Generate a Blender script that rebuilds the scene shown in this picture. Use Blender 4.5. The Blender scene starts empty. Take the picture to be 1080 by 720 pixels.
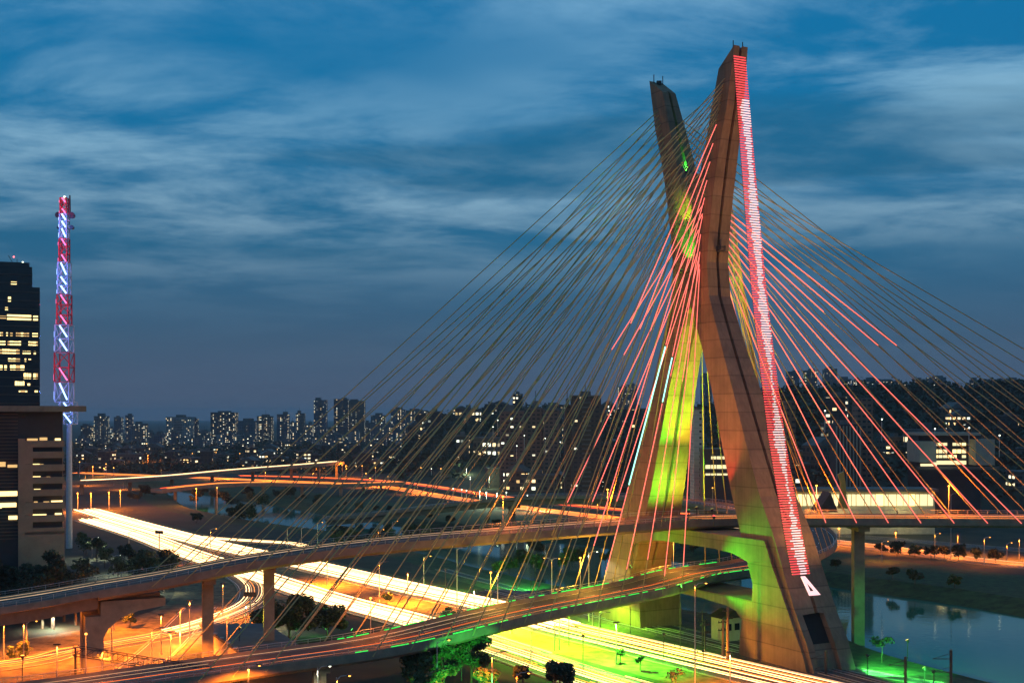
import bpy, bmesh, math, random
from mathutils import Vector, Matrix
from mathutils.geometry import tessellate_polygon
random.seed(7)
R = math.radians
SC = bpy.context.scene
COL = SC.collection
F = 1287.0          # focal length in units of the photograph's pixels (1080 wide)
H = 53.5            # camera height in metres
YH = 440.0          # image row of the horizon
# ------------------------------------------------------------------ camera, world, light
cam_d = bpy.data.cameras.new('camera'); cam = bpy.data.objects.new('camera', cam_d); COL.objects.link(cam)
cam_d.sensor_width = 36; cam_d.lens = F/1080*36; cam_d.shift_y = (YH-360)/1080
cam_d.clip_start = 1; cam_d.clip_end = 60000
cam.location = (0, 0, H); cam.rotation_euler = (R(90), 0, 0)
SC.camera = cam
vs = SC.view_settings
vs.view_transform = 'Standard'; vs.look = 'None'; vs.exposure = 0; vs.gamma = 1; vs.use_curve_mapping = False
cy = SC.cycles
cy.use_denoising = True; cy.use_adaptive_sampling = True; cy.adaptive_threshold = 0.02
cy.max_bounces = 5; cy.diffuse_bounces = 2; cy.glossy_bounces = 3; cy.transmission_bounces = 2; cy.volume_bounces = 0
cy.sample_clamp_indirect = 4; cy.sample_clamp_direct = 0; cy.use_light_tree = True
cy.caustics_reflective = False; cy.caustics_refractive = False

W = bpy.data.worlds.new('World'); SC.world = W; W.use_nodes = True
nt = W.node_tree; nt.nodes.clear()
def N(t, **k):
    n = nt.nodes.new(t)
    for a, b in k.items(): setattr(n, a, b)
    return n
L = lambda a, b: nt.links.new(a, b)
SUN_EL, SUN_ROT = R(1.0), R(250)
out = N('ShaderNodeOutputWorld'); bg = N('ShaderNodeBackground'); L(bg.outputs[0], out.inputs[0])
sky = N('ShaderNodeTexSky', sky_type='NISHITA', sun_disc=False)
sky.sun_elevation = SUN_EL; sky.sun_rotation = SUN_ROT; sky.air_density = 1.6; sky.dust_density = 1.0; sky.ozone_density = 4
tc = N('ShaderNodeTexCoord'); sep = N('ShaderNodeSeparateXYZ'); L(tc.outputs['Generated'], sep.inputs[0])
def math_(op, a, b=None, clamp=False):
    n = N('ShaderNodeMath', operation=op, use_clamp=clamp)
    for i, v in enumerate((a, b)):
        if v is None: continue
        if isinstance(v, (int, float)): n.inputs[i].default_value = v
        else: L(v, n.inputs[i])
    return n.outputs[0]
zc = math_('MAXIMUM', sep.outputs[2], 0.0)
den = math_('ADD', zc, 0.10)
px_ = math_('DIVIDE', sep.outputs[0], den); py_ = math_('DIVIDE', sep.outputs[1], den)
cmb = N('ShaderNodeCombineXYZ'); L(px_, cmb.inputs[0]); L(py_, cmb.inputs[1])
def mapping(scale, loc=(0, 0, 0), rot=(0, 0, 0)):
    m = N('ShaderNodeMapping'); m.inputs['Scale'].default_value = scale; m.inputs['Location'].default_value = loc; m.inputs['Rotation'].default_value = rot
    L(cmb.outputs[0], m.inputs[0]); return m.outputs[0]
def noise(vec, scale, detail, rough=.55, dist=0.0):
    n = N('ShaderNodeTexNoise'); n.inputs['Scale'].default_value = scale; n.inputs['Detail'].default_value = detail
    n.inputs['Roughness'].default_value = rough; n.inputs['Distortion'].default_value = dist; L(vec, n.inputs['Vector']); return n.outputs[0]
def ramp(fac, stops, interp='LINEAR'):
    r = N('ShaderNodeValToRGB'); r.color_ramp.interpolation = interp
    e = r.color_ramp.elements
    while len(e) < len(stops): e.new(0.5)
    for el, (p, c) in zip(e, stops):
        el.position = p; el.color = (*c, 1) if len(c) == 3 else c
    L(fac, r.inputs[0]); return r.outputs[0]
def mix(fac, a, b, bt='MIX'):
    m = N('ShaderNodeMix', data_type='RGBA', blend_type=bt)
    if isinstance(fac, (int, float)): m.inputs[0].default_value = fac
    else: L(fac, m.inputs[0])
    for i, v in ((6, a), (7, b)):
        if isinstance(v, tuple): m.inputs[i].default_value = (*v, 1)
        else: L(v, m.inputs[i])
    return m.outputs[2]
# clear dusk sky by elevation, tinted by the sky model, with two decks of cloud seen from below
base = ramp(zc, [(0.0, (.060, .082, .135)), (.06, (.036, .085, .150)), (.14, (.012, .105, .210)), (.24, (.003, .130, .290)), (.36, (.001, .130, .310)), (1, (.002, .07, .18))])
nish = N('ShaderNodeHueSaturation'); nish.inputs['Value'].default_value = .30; nish.inputs['Saturation'].default_value = .8; L(sky.outputs[0], nish.inputs['Color'])
base = mix(.06, base, nish.outputs[0])
c1 = noise(mapping((.75, .95, 1), (3.1, 2.4, 0), (0, 0, R(-20))), 1.45, 9, .60, .3)
c2 = noise(mapping((.5, .8, 1), (7.3, 4.2, 0), (0, 0, R(10))), .6, 4, .5, .2)
m1 = ramp(c1, [(.39, (0, 0, 0)), (.64, (1, 1, 1))], 'EASE')
m2 = ramp(c2, [(.30, (0, 0, 0)), (.56, (1, 1, 1))], 'EASE')
lit = math_('MULTIPLY', m1, m2)
up = ramp(zc, [(0, (0, 0, 0)), (.09, (.07, .07, .07)), (.17, (.75, .75, .75)), (.35, (1, 1, 1))])
lit = math_('MULTIPLY', lit, up)
cl_col = ramp(zc, [(0, (.15, .22, .31)), (.13, (.27, .40, .49)), (.24, (.25, .45, .59)), (.35, (.33, .58, .76)), (1, (.25, .45, .65))])
s1 = mix(math_('MULTIPLY', lit, .78), base, cl_col)
c3 = noise(mapping((.5, 1.1, 1), (1.2, 9.4, 0), (0, 0, R(6))), .9, 5, .5, .3)
dk = math_('MULTIPLY', ramp(c3, [(.52, (0, 0, 0)), (.62, (1, 1, 1))], 'EASE'), math_('MULTIPLY', up, .6))
s2 = mix(dk, s1, (.012, .085, .165))
L(s2, bg.inputs[0]); bg.inputs[1].default_value = 1.3
sun_d = bpy.data.lights.new('sun', 'SUN'); sun_d.energy = 0.03; sun_d.angle = R(20); sun_d.color = (.75, .85, 1)
sun = bpy.data.objects.new('sun', sun_d); COL.objects.link(sun); sun.rotation_euler = (R(70), 0, R(-70))

# ------------------------------------------------------------------ materials
def mat(name, col, rough=.8, var=.25, scale=.6, metal=0, bump=0, spec=.5, col2=None, detail=5, coord='Object', bands=0):
    m = bpy.data.materials.new(name); m.use_nodes = True; t = m.node_tree; b = t.nodes['Principled BSDF']
    b.inputs['Roughness'].default_value = rough; b.inputs['Metallic'].default_value = metal
    b.inputs['Specular IOR Level'].default_value = spec
    tcn = t.nodes.new('ShaderNodeTexCoord')
    n = t.nodes.new('ShaderNodeTexNoise'); n.inputs['Scale'].default_value = scale; n.inputs['Detail'].default_value = detail; n.inputs['Roughness'].default_value = .6
    t.links.new(tcn.outputs[coord], n.inputs['Vector'])
    r = t.nodes.new('ShaderNodeValToRGB'); e = r.color_ramp.elements
    c2 = col2 or tuple(min(1, c*(1+var)) for c in col)
    e[0].position = .32; e[0].color = (*[c*(1-var) for c in col], 1); e[1].position = .68; e[1].color = (*c2, 1)
    t.links.new(n.outputs[0], r.inputs[0]); last = r.outputs[0]
    if bands:
        sp = t.nodes.new('ShaderNodeSeparateXYZ'); t.links.new(tcn.outputs[coord], sp.inputs[0])
        def mm(op, a, bb):
            q = t.nodes.new('ShaderNodeMath'); q.operation = op
            for i, v in enumerate((a, bb)):
                if isinstance(v, (int, float)): q.inputs[i].default_value = v
                else: t.links.new(v, q.inputs[i])
            return q.outputs[0]
        f = mm('FRACT', mm('DIVIDE', sp.outputs[2], bands), 0)
        line = mm('LESS_THAN', f, .06)
        cell = mm('FLOOR', mm('DIVIDE', sp.outputs[2], bands), 0)
        wn = t.nodes.new('ShaderNodeTexWhiteNoise'); wn.noise_dimensions = '1D'; t.links.new(cell, wn.inputs['W'])
        fac = mm('ADD', mm('MULTIPLY', wn.outputs[0], .22), .86)
        fac = mm('MULTIPLY', fac, mm('SUBTRACT', 1, mm('MULTIPLY', line, .35)))
        # rain streaks running down the faces
        mp = t.nodes.new('ShaderNodeMapping'); mp.inputs['Scale'].default_value = (1.6, 1.6, .05); t.links.new(tcn.outputs[coord], mp.inputs[0])
        n2 = t.nodes.new('ShaderNodeTexNoise'); n2.inputs['Scale'].default_value = 1; n2.inputs['Detail'].default_value = 4; t.links.new(mp.outputs[0], n2.inputs[0])
        fac = mm('MULTIPLY', fac, mm('ADD', mm('MULTIPLY', n2.outputs[0], .7), .65))
        vm = t.nodes.new('ShaderNodeVectorMath'); vm.operation = 'SCALE'; t.links.new(last, vm.inputs[0]); t.links.new(fac, vm.inputs['Scale']); last = vm.outputs[0]
    t.links.new(last, b.inputs['Base Color'])
    if bump:
        bn = t.nodes.new('ShaderNodeBump'); bn.inputs['Strength'].default_value = bump; bn.inputs['Distance'].default_value = .1
        n3 = t.nodes.new('ShaderNodeTexNoise'); n3.inputs['Scale'].default_value = scale*6; t.links.new(tcn.outputs[coord], n3.inputs[0])
        t.links.new(n3.outputs[0], bn.inputs['Height']); t.links.new(bn.outputs[0], b.inputs['Normal'])
    return m
def emis(name, col, st, sample=False):
    m = bpy.data.materials.new(name); m.use_nodes = True; b = m.node_tree.nodes['Principled BSDF']
    b.inputs['Base Color'].default_value = (*[c*.5 for c in col], 1)
    b.inputs['Emission Color'].default_value = (*col, 1); b.inputs['Emission Strength'].default_value = st
    m.cycles.emission_sampling = 'FRONT_BACK' if sample else 'NONE'
    return m
def facade(name, wall, frac=.25, cw=3.0, ch=3.1, wcol=(1, .72, .35), st=2.2, wall2=None, win=(.62, .42), strip=False):
    """painted wall with a grid of windows; some rooms are lit"""
    m = bpy.data.materials.new(name); m.use_nodes = True; t = m.node_tree; b = t.nodes['Principled BSDF']; b.inputs['Roughness'].default_value = .75
    def mm(op, a, bb=0):
        q = t.nodes.new('ShaderNodeMath'); q.operation = op
        for i, v in enumerate((a, bb)):
            if isinstance(v, (int, float)): q.inputs[i].default_value = v
            else: t.links.new(v, q.inputs[i])
        return q.outputs[0]
    tcn = t.nodes.new('ShaderNodeTexCoord'); sp = t.nodes.new('ShaderNodeSeparateXYZ'); t.links.new(tcn.outputs['Object'], sp.inputs[0])
    ge = t.nodes.new('ShaderNodeNewGeometry'); oi = t.nodes.new('ShaderNodeObjectInfo')
    spn = t.nodes.new('ShaderNodeSeparateXYZ'); t.links.new(tcn.outputs['Normal'], spn.inputs[0])
    u = mm('DIVIDE', mm('ADD', mm('ADD', sp.outputs[0], sp.outputs[1]), 500.35), cw); v = mm('DIVIDE', sp.outputs[2], ch)
    fu, fv = mm('FRACT', u), mm('FRACT', v)
    inu = mm('LESS_THAN', mm('ABSOLUTE', mm('SUBTRACT', fu, .5)), win[0]/2); inv = mm('LESS_THAN', mm('ABSOLUTE', mm('SUBTRACT', fv, .5)), win[1]/2)
    side = mm('LESS_THAN', mm('ABSOLUTE', spn.outputs[2]), .5)
    w = mm('MULTIPLY', mm('MULTIPLY', inu, inv), side)
    cb = t.nodes.new('ShaderNodeCombineXYZ'); t.links.new(mm('FLOOR', u), cb.inputs[0]); t.links.new(mm('FLOOR', v), cb.inputs[1]); t.links.new(mm('MULTIPLY', oi.outputs['Random'], 97), cb.inputs[2])
    wn = t.nodes.new('ShaderNodeTexWhiteNoise'); wn.noise_dimensions = '3D'; t.links.new(cb.outputs[0], wn.inputs[0])
    # stairs and storeys light up together here and there
    cb2 = t.nodes.new('ShaderNodeCombineXYZ'); t.links.new(mm('FLOOR', mm('DIVIDE', u, 3)) if strip else mm('FLOOR', u), cb2.inputs[0]); t.links.new(mm('FLOOR', v) if strip else mm('MULTIPLY', oi.outputs['Random'], 31), cb2.inputs[1]); t.links.new(mm('MULTIPLY', oi.outputs['Random'], 53), cb2.inputs[2])
    wn2 = t.nodes.new('ShaderNodeTexWhiteNoise'); wn2.noise_dimensions = '3D'; t.links.new(cb2.outputs[0], wn2.inputs[0])
    thr = mm('ADD', frac*.45, mm('MULTIPLY', mm('GREATER_THAN', wn2.outputs[0], .72), frac*2.0))
    on = mm('LESS_THAN', wn.outputs[0], thr)
    e = mm('MULTIPLY', mm('MULTIPLY', w, on), mm('ADD', mm('MULTIPLY', mm('POWER', wn2.outputs[0], 2), st*.9), st*.12))
    cr = t.nodes.new('ShaderNodeValToRGB'); el = cr.color_ramp.elements; el[0].color = (*wcol, 1); el[1].color = (1, .68, .30, 1); el[0].position = .3
    el.new(.88).color = (.9, 1, .8, 1)
    sw = t.nodes.new('ShaderNodeSeparateColor'); t.links.new(wn.outputs['Color'], sw.inputs[0]); t.links.new(sw.outputs[1], cr.inputs[0])
    t.links.new(cr.outputs[0], b.inputs['Emission Color']); t.links.new(e, b.inputs['Emission Strength'])
    mx = t.nodes.new('ShaderNodeMix'); mx.data_type = 'RGBA'; t.links.new(w, mx.inputs[0]); mx.inputs[6].default_value = (*wall, 1); mx.inputs[7].default_value = (.02, .025, .03, 1)
    fl = mm('LESS_THAN', fv, .08); mx2 = t.nodes.new('ShaderNodeMix'); mx2.data_type = 'RGBA'; t.links.new(mm('MULTIPLY', fl, side), mx2.inputs[0]); t.links.new(mx.outputs[2], mx2.inputs[6]); mx2.inputs[7].default_value = (*(wall2 or [c*.6 for c in wall]), 1)
    t.links.new(mx2.outputs[2], b.inputs['Base Color'])
    m.cycles.emission_sampling = 'NONE'
    return m
M = {}
M['concrete'] = mat('pylon concrete', (.215, .145, .09), .85, .18, .25, bump=.3, bands=4.2)
M['concrete2'] = mat('deck concrete', (.22, .18, .13), .85, .2, .5, bump=.3)
M['pier'] = mat('pier concrete', (.26, .22, .15), .85, .2, .5, bump=.3)
M['asphalt'] = mat('asphalt', (.055, .052, .05), .75, .3, .35, bump=.2)
M['asphalt_warm'] = mat('worn asphalt', (.06, .055, .05), .8, .3, .3, bump=.2)
M['paint'] = mat('road paint', (.7, .7, .66), .6, .15, 2)
M['grass'] = mat('grass', (.05, .065, .025), .95, .5, .5, bump=.8, col2=(.10, .115, .04))
M['soil'] = mat('bare soil and grass', (.10, .088, .04), .95, .7, .35, bump=1, col2=(.23, .18, .08), detail=12)
M['bank'] = mat('river bank scrub', (.014, .042, .010), 1, .6, .35, bump=1, col2=(.035, .085, .02), detail=12)
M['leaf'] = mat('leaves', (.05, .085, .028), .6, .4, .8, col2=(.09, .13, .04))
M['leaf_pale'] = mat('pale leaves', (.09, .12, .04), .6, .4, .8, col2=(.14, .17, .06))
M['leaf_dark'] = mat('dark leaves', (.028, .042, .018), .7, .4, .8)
M['bark'] = mat('bark', (.09, .065, .045), .9, .3, 2)
M['metal'] = mat('galvanised steel', (.45, .44, .42), .45, .15, 2, metal=.6)
M['dark_metal'] = mat('dark steel', (.05, .05, .05), .5, .2, 2, metal=.5)
M['wood'] = mat('wooden pole', (.20, .12, .07), .85, .25, 2)
M['cable'] = mat('yellow cable sheath', (.40, .34, .14), .6, .08, .3)
M['red_paint'] = mat('red mast paint', (.45, .03, .04), .5, .1, 1)
M['white_paint'] = mat('white mast paint', (.5, .5, .58), .5, .1, 1)
M['white_wall'] = mat('white wall', (.30, .30, .24), .8, .1, .3)
M['cream'] = mat('cream wall', (.6, .5, .3), .8, .15, .5)
M['brown_wall'] = mat('brown rendered wall', (.13, .10, .08), .85, .15, .2)
M['glass'] = mat('dark glass', (.015, .02, .028), .12, .2, .1)
M['dark_wall'] = mat('dark cladding', (.03, .03, .034), .5, .2, .3)
M['roof'] = mat('flat roof sheet', (.11, .115, .11), .8, .25, .3)
M['tank'] = mat('roof dark felt', (.05, .045, .04), .9, .2, .5)
M['e_red'] = emis('red led', (1, .085, .09), 1.1)
M['e_white'] = emis('white led', (1, .60, .60), 1.35)
M['e_pink'] = emis('pink led tube', (1, .16, .13), 2.0)
M['e_orange'] = emis('orange led tube', (1, .33, .10), 1.8)
M['e_mint'] = emis('mint led tube', (.35, 1, .78), 2.0)
M['e_head'] = emis('headlight streaks', (1, .60, .26), 4.6, True)
M['e_head2'] = emis('dim headlight streaks', (1, .60, .30), 1.1)
M['e_tail'] = emis('tail light streaks', (1, .09, .02), 2.2, True)
M['e_amber'] = emis('amber streaks', (1, .28, .04), 1.7, True)
M['e_lamp'] = emis('sodium lamp', (1, .40, .06), 5)
M['e_lampw'] = emis('white lamp', (.95, 1, .75), 4)
M['e_green'] = emis('green flood lamp', (.12, 1, .15), 2)
M['e_gled'] = emis('green led strip', (.04, 1, .12), 1.1)
M['e_win'] = emis('lit room', (1, .72, .28), 2.4)
M['e_win2'] = emis('dim lit room', (1, .60, .22), .9)
M['e_hall'] = emis('lit hall interior', (1, .85, .45), 1.15)
M['e_blue'] = emis('blue mast light', (.35, .55, 1), 3.0)
M['e_rose'] = emis('rose mast light', (1, .15, .38), 2.4)
M['e_redlamp'] = emis('red beacon', (1, .08, .08), 10)
# water
def water():
    m = bpy.data.materials.new('river water'); m.use_nodes = True; t = m.node_tree; b = t.nodes['Principled BSDF']
    b.inputs['Base Color'].default_value = (.010, .15, .10, 1); b.inputs['Roughness'].default_value = .06; b.inputs['IOR'].default_value = 1.33
    b.inputs['Specular IOR Level'].default_value = .75
    tcn = t.nodes.new('ShaderNodeTexCoord'); n = t.nodes.new('ShaderNodeTexNoise'); n.inputs['Scale'].default_value = .35; n.inputs['Detail'].default_value = 3
    t.links.new(tcn.outputs['Object'], n.inputs[0]); bn = t.nodes.new('ShaderNodeBump'); bn.inputs['Strength'].default_value = .06; bn.inputs['Distance'].default_value = .3
    t.links.new(n.outputs[0], bn.inputs['Height']); t.links.new(bn.outputs[0], b.inputs['Normal'])
    return m
M['water'] = water()

# ------------------------------------------------------------------ helpers
def Gp(px, py, z=0.0):
    "point on the level z seen at photograph pixel (px, py)"
    d = (H-z)*F/(py-YH); return Vector(((px-540)*d/F, d, z))
def Pd(px, py, d): return Vector(((px-540)*d/F, d, H-(py-YH)*d/F))
def tag(o, label=None, cat=None, group=None, kind=None):
    if label: o['label'] = label
    if cat: o['category'] = cat
    if group: o['group'] = group
    if kind: o['kind'] = kind
    return o
def empty(name, loc, rz=0, **k):
    o = bpy.data.objects.new(name, None); COL.objects.link(o); o.location = loc; o.rotation_euler = (0, 0, rz); o.empty_display_size = 1
    return tag(o, **k)
class MB:
    def __init__(s): s.v = []; s.f = []; s.m = []; s.mi = 0
    def add(s, vs, fs):
        o = len(s.v); s.v += [tuple(v) for v in vs]; s.f += [tuple(i+o for i in f) for f in fs]; s.m += [s.mi]*len(fs)
    def box(s, x0, x1, y0, y1, z0, z1, mtx=None):
        vs = [Vector(p) for p in ((x0,y0,z0),(x1,y0,z0),(x1,y1,z0),(x0,y1,z0),(x0,y0,z1),(x1,y0,z1),(x1,y1,z1),(x0,y1,z1))]
        if mtx: vs = [mtx @ v for v in vs]
        s.add(vs, [(3,2,1,0),(4,5,6,7),(0,1,5,4),(1,2,6,5),(2,3,7,6),(3,0,4,7)])
    def cbox(s, c, sz, mtx=None):
        s.box(c[0]-sz[0]/2, c[0]+sz[0]/2, c[1]-sz[1]/2, c[1]+sz[1]/2, c[2], c[2]+sz[2], mtx)
    def tube(s, p0, p1, r0, r1=None, n=6, cap=True):
        p0, p1 = Vector(p0), Vector(p1); r1 = r0 if r1 is None else r1
        d = (p1-p0).normalized(); a = d.cross(Vector((0,0,1)) if abs(d.z) < .95 else Vector((1,0,0))).normalized(); b = d.cross(a)
        vs = []
        for p, r in ((p0, r0), (p1, r1)):
            for i in range(n):
                t = 2*math.pi*i/n; vs.append(p + a*math.cos(t)*r + b*math.sin(t)*r)
        fs = [(i, (i+1) % n, n+(i+1) % n, n+i) for i in range(n)]
        if cap: fs += [tuple(range(n-1, -1, -1)), tuple(range(n, 2*n))]
        s.add(vs, fs)
    def pipe(s, pts, r, n=4):
        for a, b in zip(pts, pts[1:]): s.tube(a, b, r, n=n, cap=False)
    def ball(s, c, r, n=8, m=5, sz=1):
        vs = []; c = Vector(c)
        for j in range(1, m):
            t = math.pi*j/m
            for i in range(n):
                p = 2*math.pi*i/n; vs.append(c+Vector((r*math.sin(t)*math.cos(p), r*math.sin(t)*math.sin(p), r*sz*math.cos(t))))
        vs += [c+Vector((0,0,r*sz)), c-Vector((0,0,r*sz))]; fs = []
        for j in range(m-2):
            for i in range(n): a = j*n+i; b = j*n+(i+1) % n; fs.append((a, a+n, b+n, b))
        top, bot = len(vs)-2, len(vs)-1
        for i in range(n):
            fs.append((top, i, (i+1) % n)); o = (m-2)*n; fs.append((bot, o+(i+1) % n, o+i))
        s.add(vs, fs)
    def loft(s, rings, caps=True):
        n = len(rings[0]); vs = [v for r in rings for v in r]; fs = []
        for k in range(len(rings)-1):
            for i in range(n): a = k*n+i; b = k*n+(i+1) % n; fs.append((a, b, b+n, a+n))
        s.add(vs, fs)
        if caps:
            for r, flip in ((rings[0], True), (rings[-1], False)):
                tr = tessellate_polygon([[Vector(v) for v in r]])
                s.add(r, [tuple(reversed(t)) if flip else tuple(t) for t in tr])
    def prism(s, poly, fn, a, b):
        "poly: 2-D outline, fn(p, t) gives the point in space at extrusion t"
        s.loft([[fn(p, a) for p in poly], [fn(p, b) for p in poly]])
    def build(s, name, m, parent=None, smooth=False, loc=None):
        me = bpy.data.meshes.new(name); me.from_pydata(s.v, [], s.f)
        for mm in (m if isinstance(m, (list, tuple)) else [m]): me.materials.append(mm)
        if isinstance(m, (list, tuple)): me.polygons.foreach_set('material_index', s.m)
        me.validate(); bm = bmesh.new(); bm.from_mesh(me); bmesh.ops.recalc_face_normals(bm, faces=bm.faces); bm.to_mesh(me); bm.free()
        if smooth: me.polygons.foreach_set('use_smooth', [True]*len(me.polygons))
        me.update(); o = bpy.data.objects.new(name, me); COL.objects.link(o)
        if parent: o.parent = parent
        if loc is not None: o.location = loc
        return o
def copy_tree(o, parent=None):
    c = o.copy(); COL.objects.link(c); c.parent = parent
    for ch in [x for x in bpy.data.objects if x.parent == o]: copy_tree(ch, c)
    return c
def catmull(pts, step=6.0):
    pts = [Vector(p) for p in pts]; P = [pts[0]*2-pts[1]] + pts + [pts[-1]*2-pts[-2]]; o = []
    for i in range(1, len(P)-2):
        a, b, c, d = P[i-1:i+3]; n = max(1, int((c-b).length/step))
        for k in range(n):
            t = k/n; o.append(.5*((2*b)+(c-a)*t+(2*a-5*b+4*c-d)*t*t+(3*b-a-3*c+d)*t**3))
    o.append(pts[-1]); return o
class Path:
    def __init__(s, pts, step=6.0):
        s.p = catmull(pts, step); s.s = [0.0]
        for a, b in zip(s.p, s.p[1:]): s.s.append(s.s[-1]+(b-a).length)
        s.len = s.s[-1]; s.n = []
        for i in range(len(s.p)):
            t = (s.p[min(i+1, len(s.p)-1)]-s.p[max(i-1, 0)]); t.z = 0; t.normalize(); s.n.append(Vector((t.y, -t.x, 0)))
    def at(s, d, off=0, dz=0):
        d = max(0, min(s.len-1e-4, d)); import bisect
        i = max(0, bisect.bisect_right(s.s, d)-1); t = (d-s.s[i])/(s.s[i+1]-s.s[i])
        p = s.p[i].lerp(s.p[i+1], t); n = s.n[i].lerp(s.n[i+1], t).normalized(); return p+n*off+Vector((0,0,dz))
    def nearest(s, q):
        return min(range(len(s.p)), key=lambda i: (s.p[i].xy-Vector(q).xy).length)
    def ribbon(s, mb, o0, o1, dz, d0=0, d1=None, step=None):
        d1 = s.len if d1 is None else d1; n = max(1, int((d1-d0)/(step or 6))); vs = []
        for i in range(n+1):
            d = d0+(d1-d0)*i/n; vs += [s.at(d, o0, dz), s.at(d, o1, dz)]
        mb.add(vs, [(2*i, 2*i+1, 2*i+3, 2*i+2) for i in range(n)])
    def sweep(s, mb, sec, d0=0, d1=None, step=6):
        d1 = s.len if d1 is None else d1; n = max(1, int((d1-d0)/step))
        mb.loft([[s.at(d0+(d1-d0)*i/n, a, b) for a, b in sec] for i in range(n+1)])
def point_light(name, loc, power, col, parent=None, rad=.3, spot=None, target=None, blend=.4):
    ld = bpy.data.lights.new(name, 'SPOT' if spot else 'POINT'); ld.energy = power; ld.color = col; ld.shadow_soft_size = rad
    if spot: ld.spot_size = R(spot); ld.spot_blend = blend
    o = bpy.data.objects.new(name, ld); COL.objects.link(o); o.location = loc
    if target is not None: o.rotation_euler = (Vector(target)-Vector(loc)).to_track_quat('-Z', 'Y').to_euler()
    if parent:
        o.parent = parent; o.matrix_parent_inverse = Matrix.LocRotScale(parent.location, parent.rotation_euler, None).inverted()
    return o
SOD = (1, .22, .014); GREEN = (.08, 1, .12)
# ------------------------------------------------------------------ ground, river
ZW = -3.0
near_px = [(1010,718),(880,675),(760,655),(600,625),(540,611),(465,592),(370,568),(270,553),(200,537)]
far_px = [(1080,650),(980,633),(860,616),(650,580),(590,570),(465,560),(370,546),(262,529),(200,519)]
near_w = [Vector((190,60,ZW)), Vector((135,190,ZW))] + [Gp(x, y, ZW) for x, y in near_px] + [Vector((-290,980,ZW)), Vector((-420,1130,ZW))]
far_w = [Vector((330,60,ZW)), Vector((225,215,ZW)), Vector((178,290,ZW))] + [Gp(x, y, ZW) for x, y in far_px] + [Vector((-330,1040,ZW)), Vector((-424,1140,ZW))]
near_c = catmull(near_w, 12); far_c = catmull(far_w, 12)
def jit(c, sgn):
    o = []
    for i, p in enumerate(c):
        t = c[min(i+1, len(c)-1)]-c[max(i-1, 0)]; n = Vector((t.y, -t.x, 0)).normalized()
        o.append(p+n*sgn*0+n*random.uniform(-.8, .8))
    return o, [Vector((t.y, -t.x, 0)).normalized() for t in [(c[min(i+1, len(c)-1)]-c[max(i-1, 0)]) for i in range(len(c))]]
nc, nn = jit(near_c, 1); fc, fn = jit(far_c, 1)
BIG = 20000
g = MB()
# near bank: top edge 7 m back from the water on the left side of the path (heading away)
def bank(c, nrm, side, w):
    top = [p+n*side*w+Vector((0,0,-ZW)) for p, n in zip(c, nrm)]
    low = [p-n*side*4+Vector((0,0,-2)) for p, n in zip(c, nrm)]
    return top, low
nt_, nl_ = bank(nc, nn, -1, 6); ft_, fl_ = bank(fc, fn, 1, 12)
def strip(mb, a, b):
    n = len(a); mb.add(a+b, [(i, i+1, n+i+1, n+i) for i in range(n-1)])
def poly(mb, pts):
    mb.add(pts, [tuple(t) for t in tessellate_polygon([pts])])
strip(g, nt_, nc); strip(g, nc, nl_); strip(g, ft_, fc); strip(g, fc, fl_)
tipN, tipF = nt_[-1].copy(), ft_[-1].copy(); tipF = tipN
ft_[-1] = tipN
far_line = [tipN, Vector((-600, 1300, 0))]
poly(g, nt_ + [Vector((-3000,1800,0)), Vector((-BIG,BIG,0)), Vector((-BIG,-2000,0)), Vector((nt_[0].x,-2000,0))])
poly(g, ft_ + [Vector((-3000,1800,0)), Vector((-BIG,BIG,0)), Vector((BIG,BIG,0)), Vector((BIG,-2000,0)), Vector((ft_[0].x,-2000,0))])
def ground_mat():
    m = mat('ground of scrub and bare soil', (.016, .022, .010), 1, .4, .05, bump=.5, col2=(.045, .045, .022), detail=12)
    return m
ground = g.build('ground', ground_mat()); tag(ground, kind='structure')
rbk = MB(); n_f = [p+Vector((0,0,.012)) for p in ft_[:-1]]; o_f = [p+n*46 for p, n in zip(n_f, fn)]; strip(rbk, o_f, n_f)
n_n = [p+Vector((0,0,.012)) for p in nt_]; o_n = [p-n*16 for p, n in zip(n_n, nn)]; strip(rbk, o_n, n_n)
up_ = lambda c: [p+Vector((0,0,.05)) for p in c]
strip(rbk, n_f, up_(fc[:-1])); strip(rbk, n_n, up_(nc))
rbo = rbk.build('river_bank', M['bank']); tag(rbo, kind='structure')
w = MB(); w.add([(-1500,-500,ZW),(1200,-500,ZW),(1200,1300,ZW),(-1500,1300,ZW)], [(0,1,2,3)])
wo = w.build('river', M['water']); tag(wo, kind='structure')
# the riverbed shuts the channel below the banks, the water sheet only shows in the channel
# ------------------------------------------------------------------ roads
def road(name, pts, width, z, m='asphalt', lanes=0, kerb=True, step=6):
    p = Path([Vector((a.x, a.y, z)) for a in pts], step)
    r = MB(); p.ribbon(r, -width/2, width/2, 0); o = r.build(name, M[m]); tag(o, kind='structure')
    if kerb:
        k = MB()
        for s in (-1, 1): p.sweep(k, [(s*width/2, -.1), (s*(width/2+.35), -.1), (s*(width/2+.35), .13), (s*width/2, .13)])
        ko = k.build('kerb', M['pier']); tag(ko, kind='structure')
    q = MB(); q.mi = 0
    for s in (-1, 1): p.ribbon(q, s*(width/2-.55)-.07, s*(width/2-.55)+.07, .006)
    for j in range(1, lanes):
        off = -width/2+.5+(width-1)*j/lanes; d = 2
        while d < p.len-4: p.ribbon(q, off-.08, off+.08, .006, d, d+4, 4); d += 12
    qo = q.build('lane_markings', M['paint']); tag(qo, kind='structure')
    return p
px = lambda *a: [Gp(x, y) for x, y in a]
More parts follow.
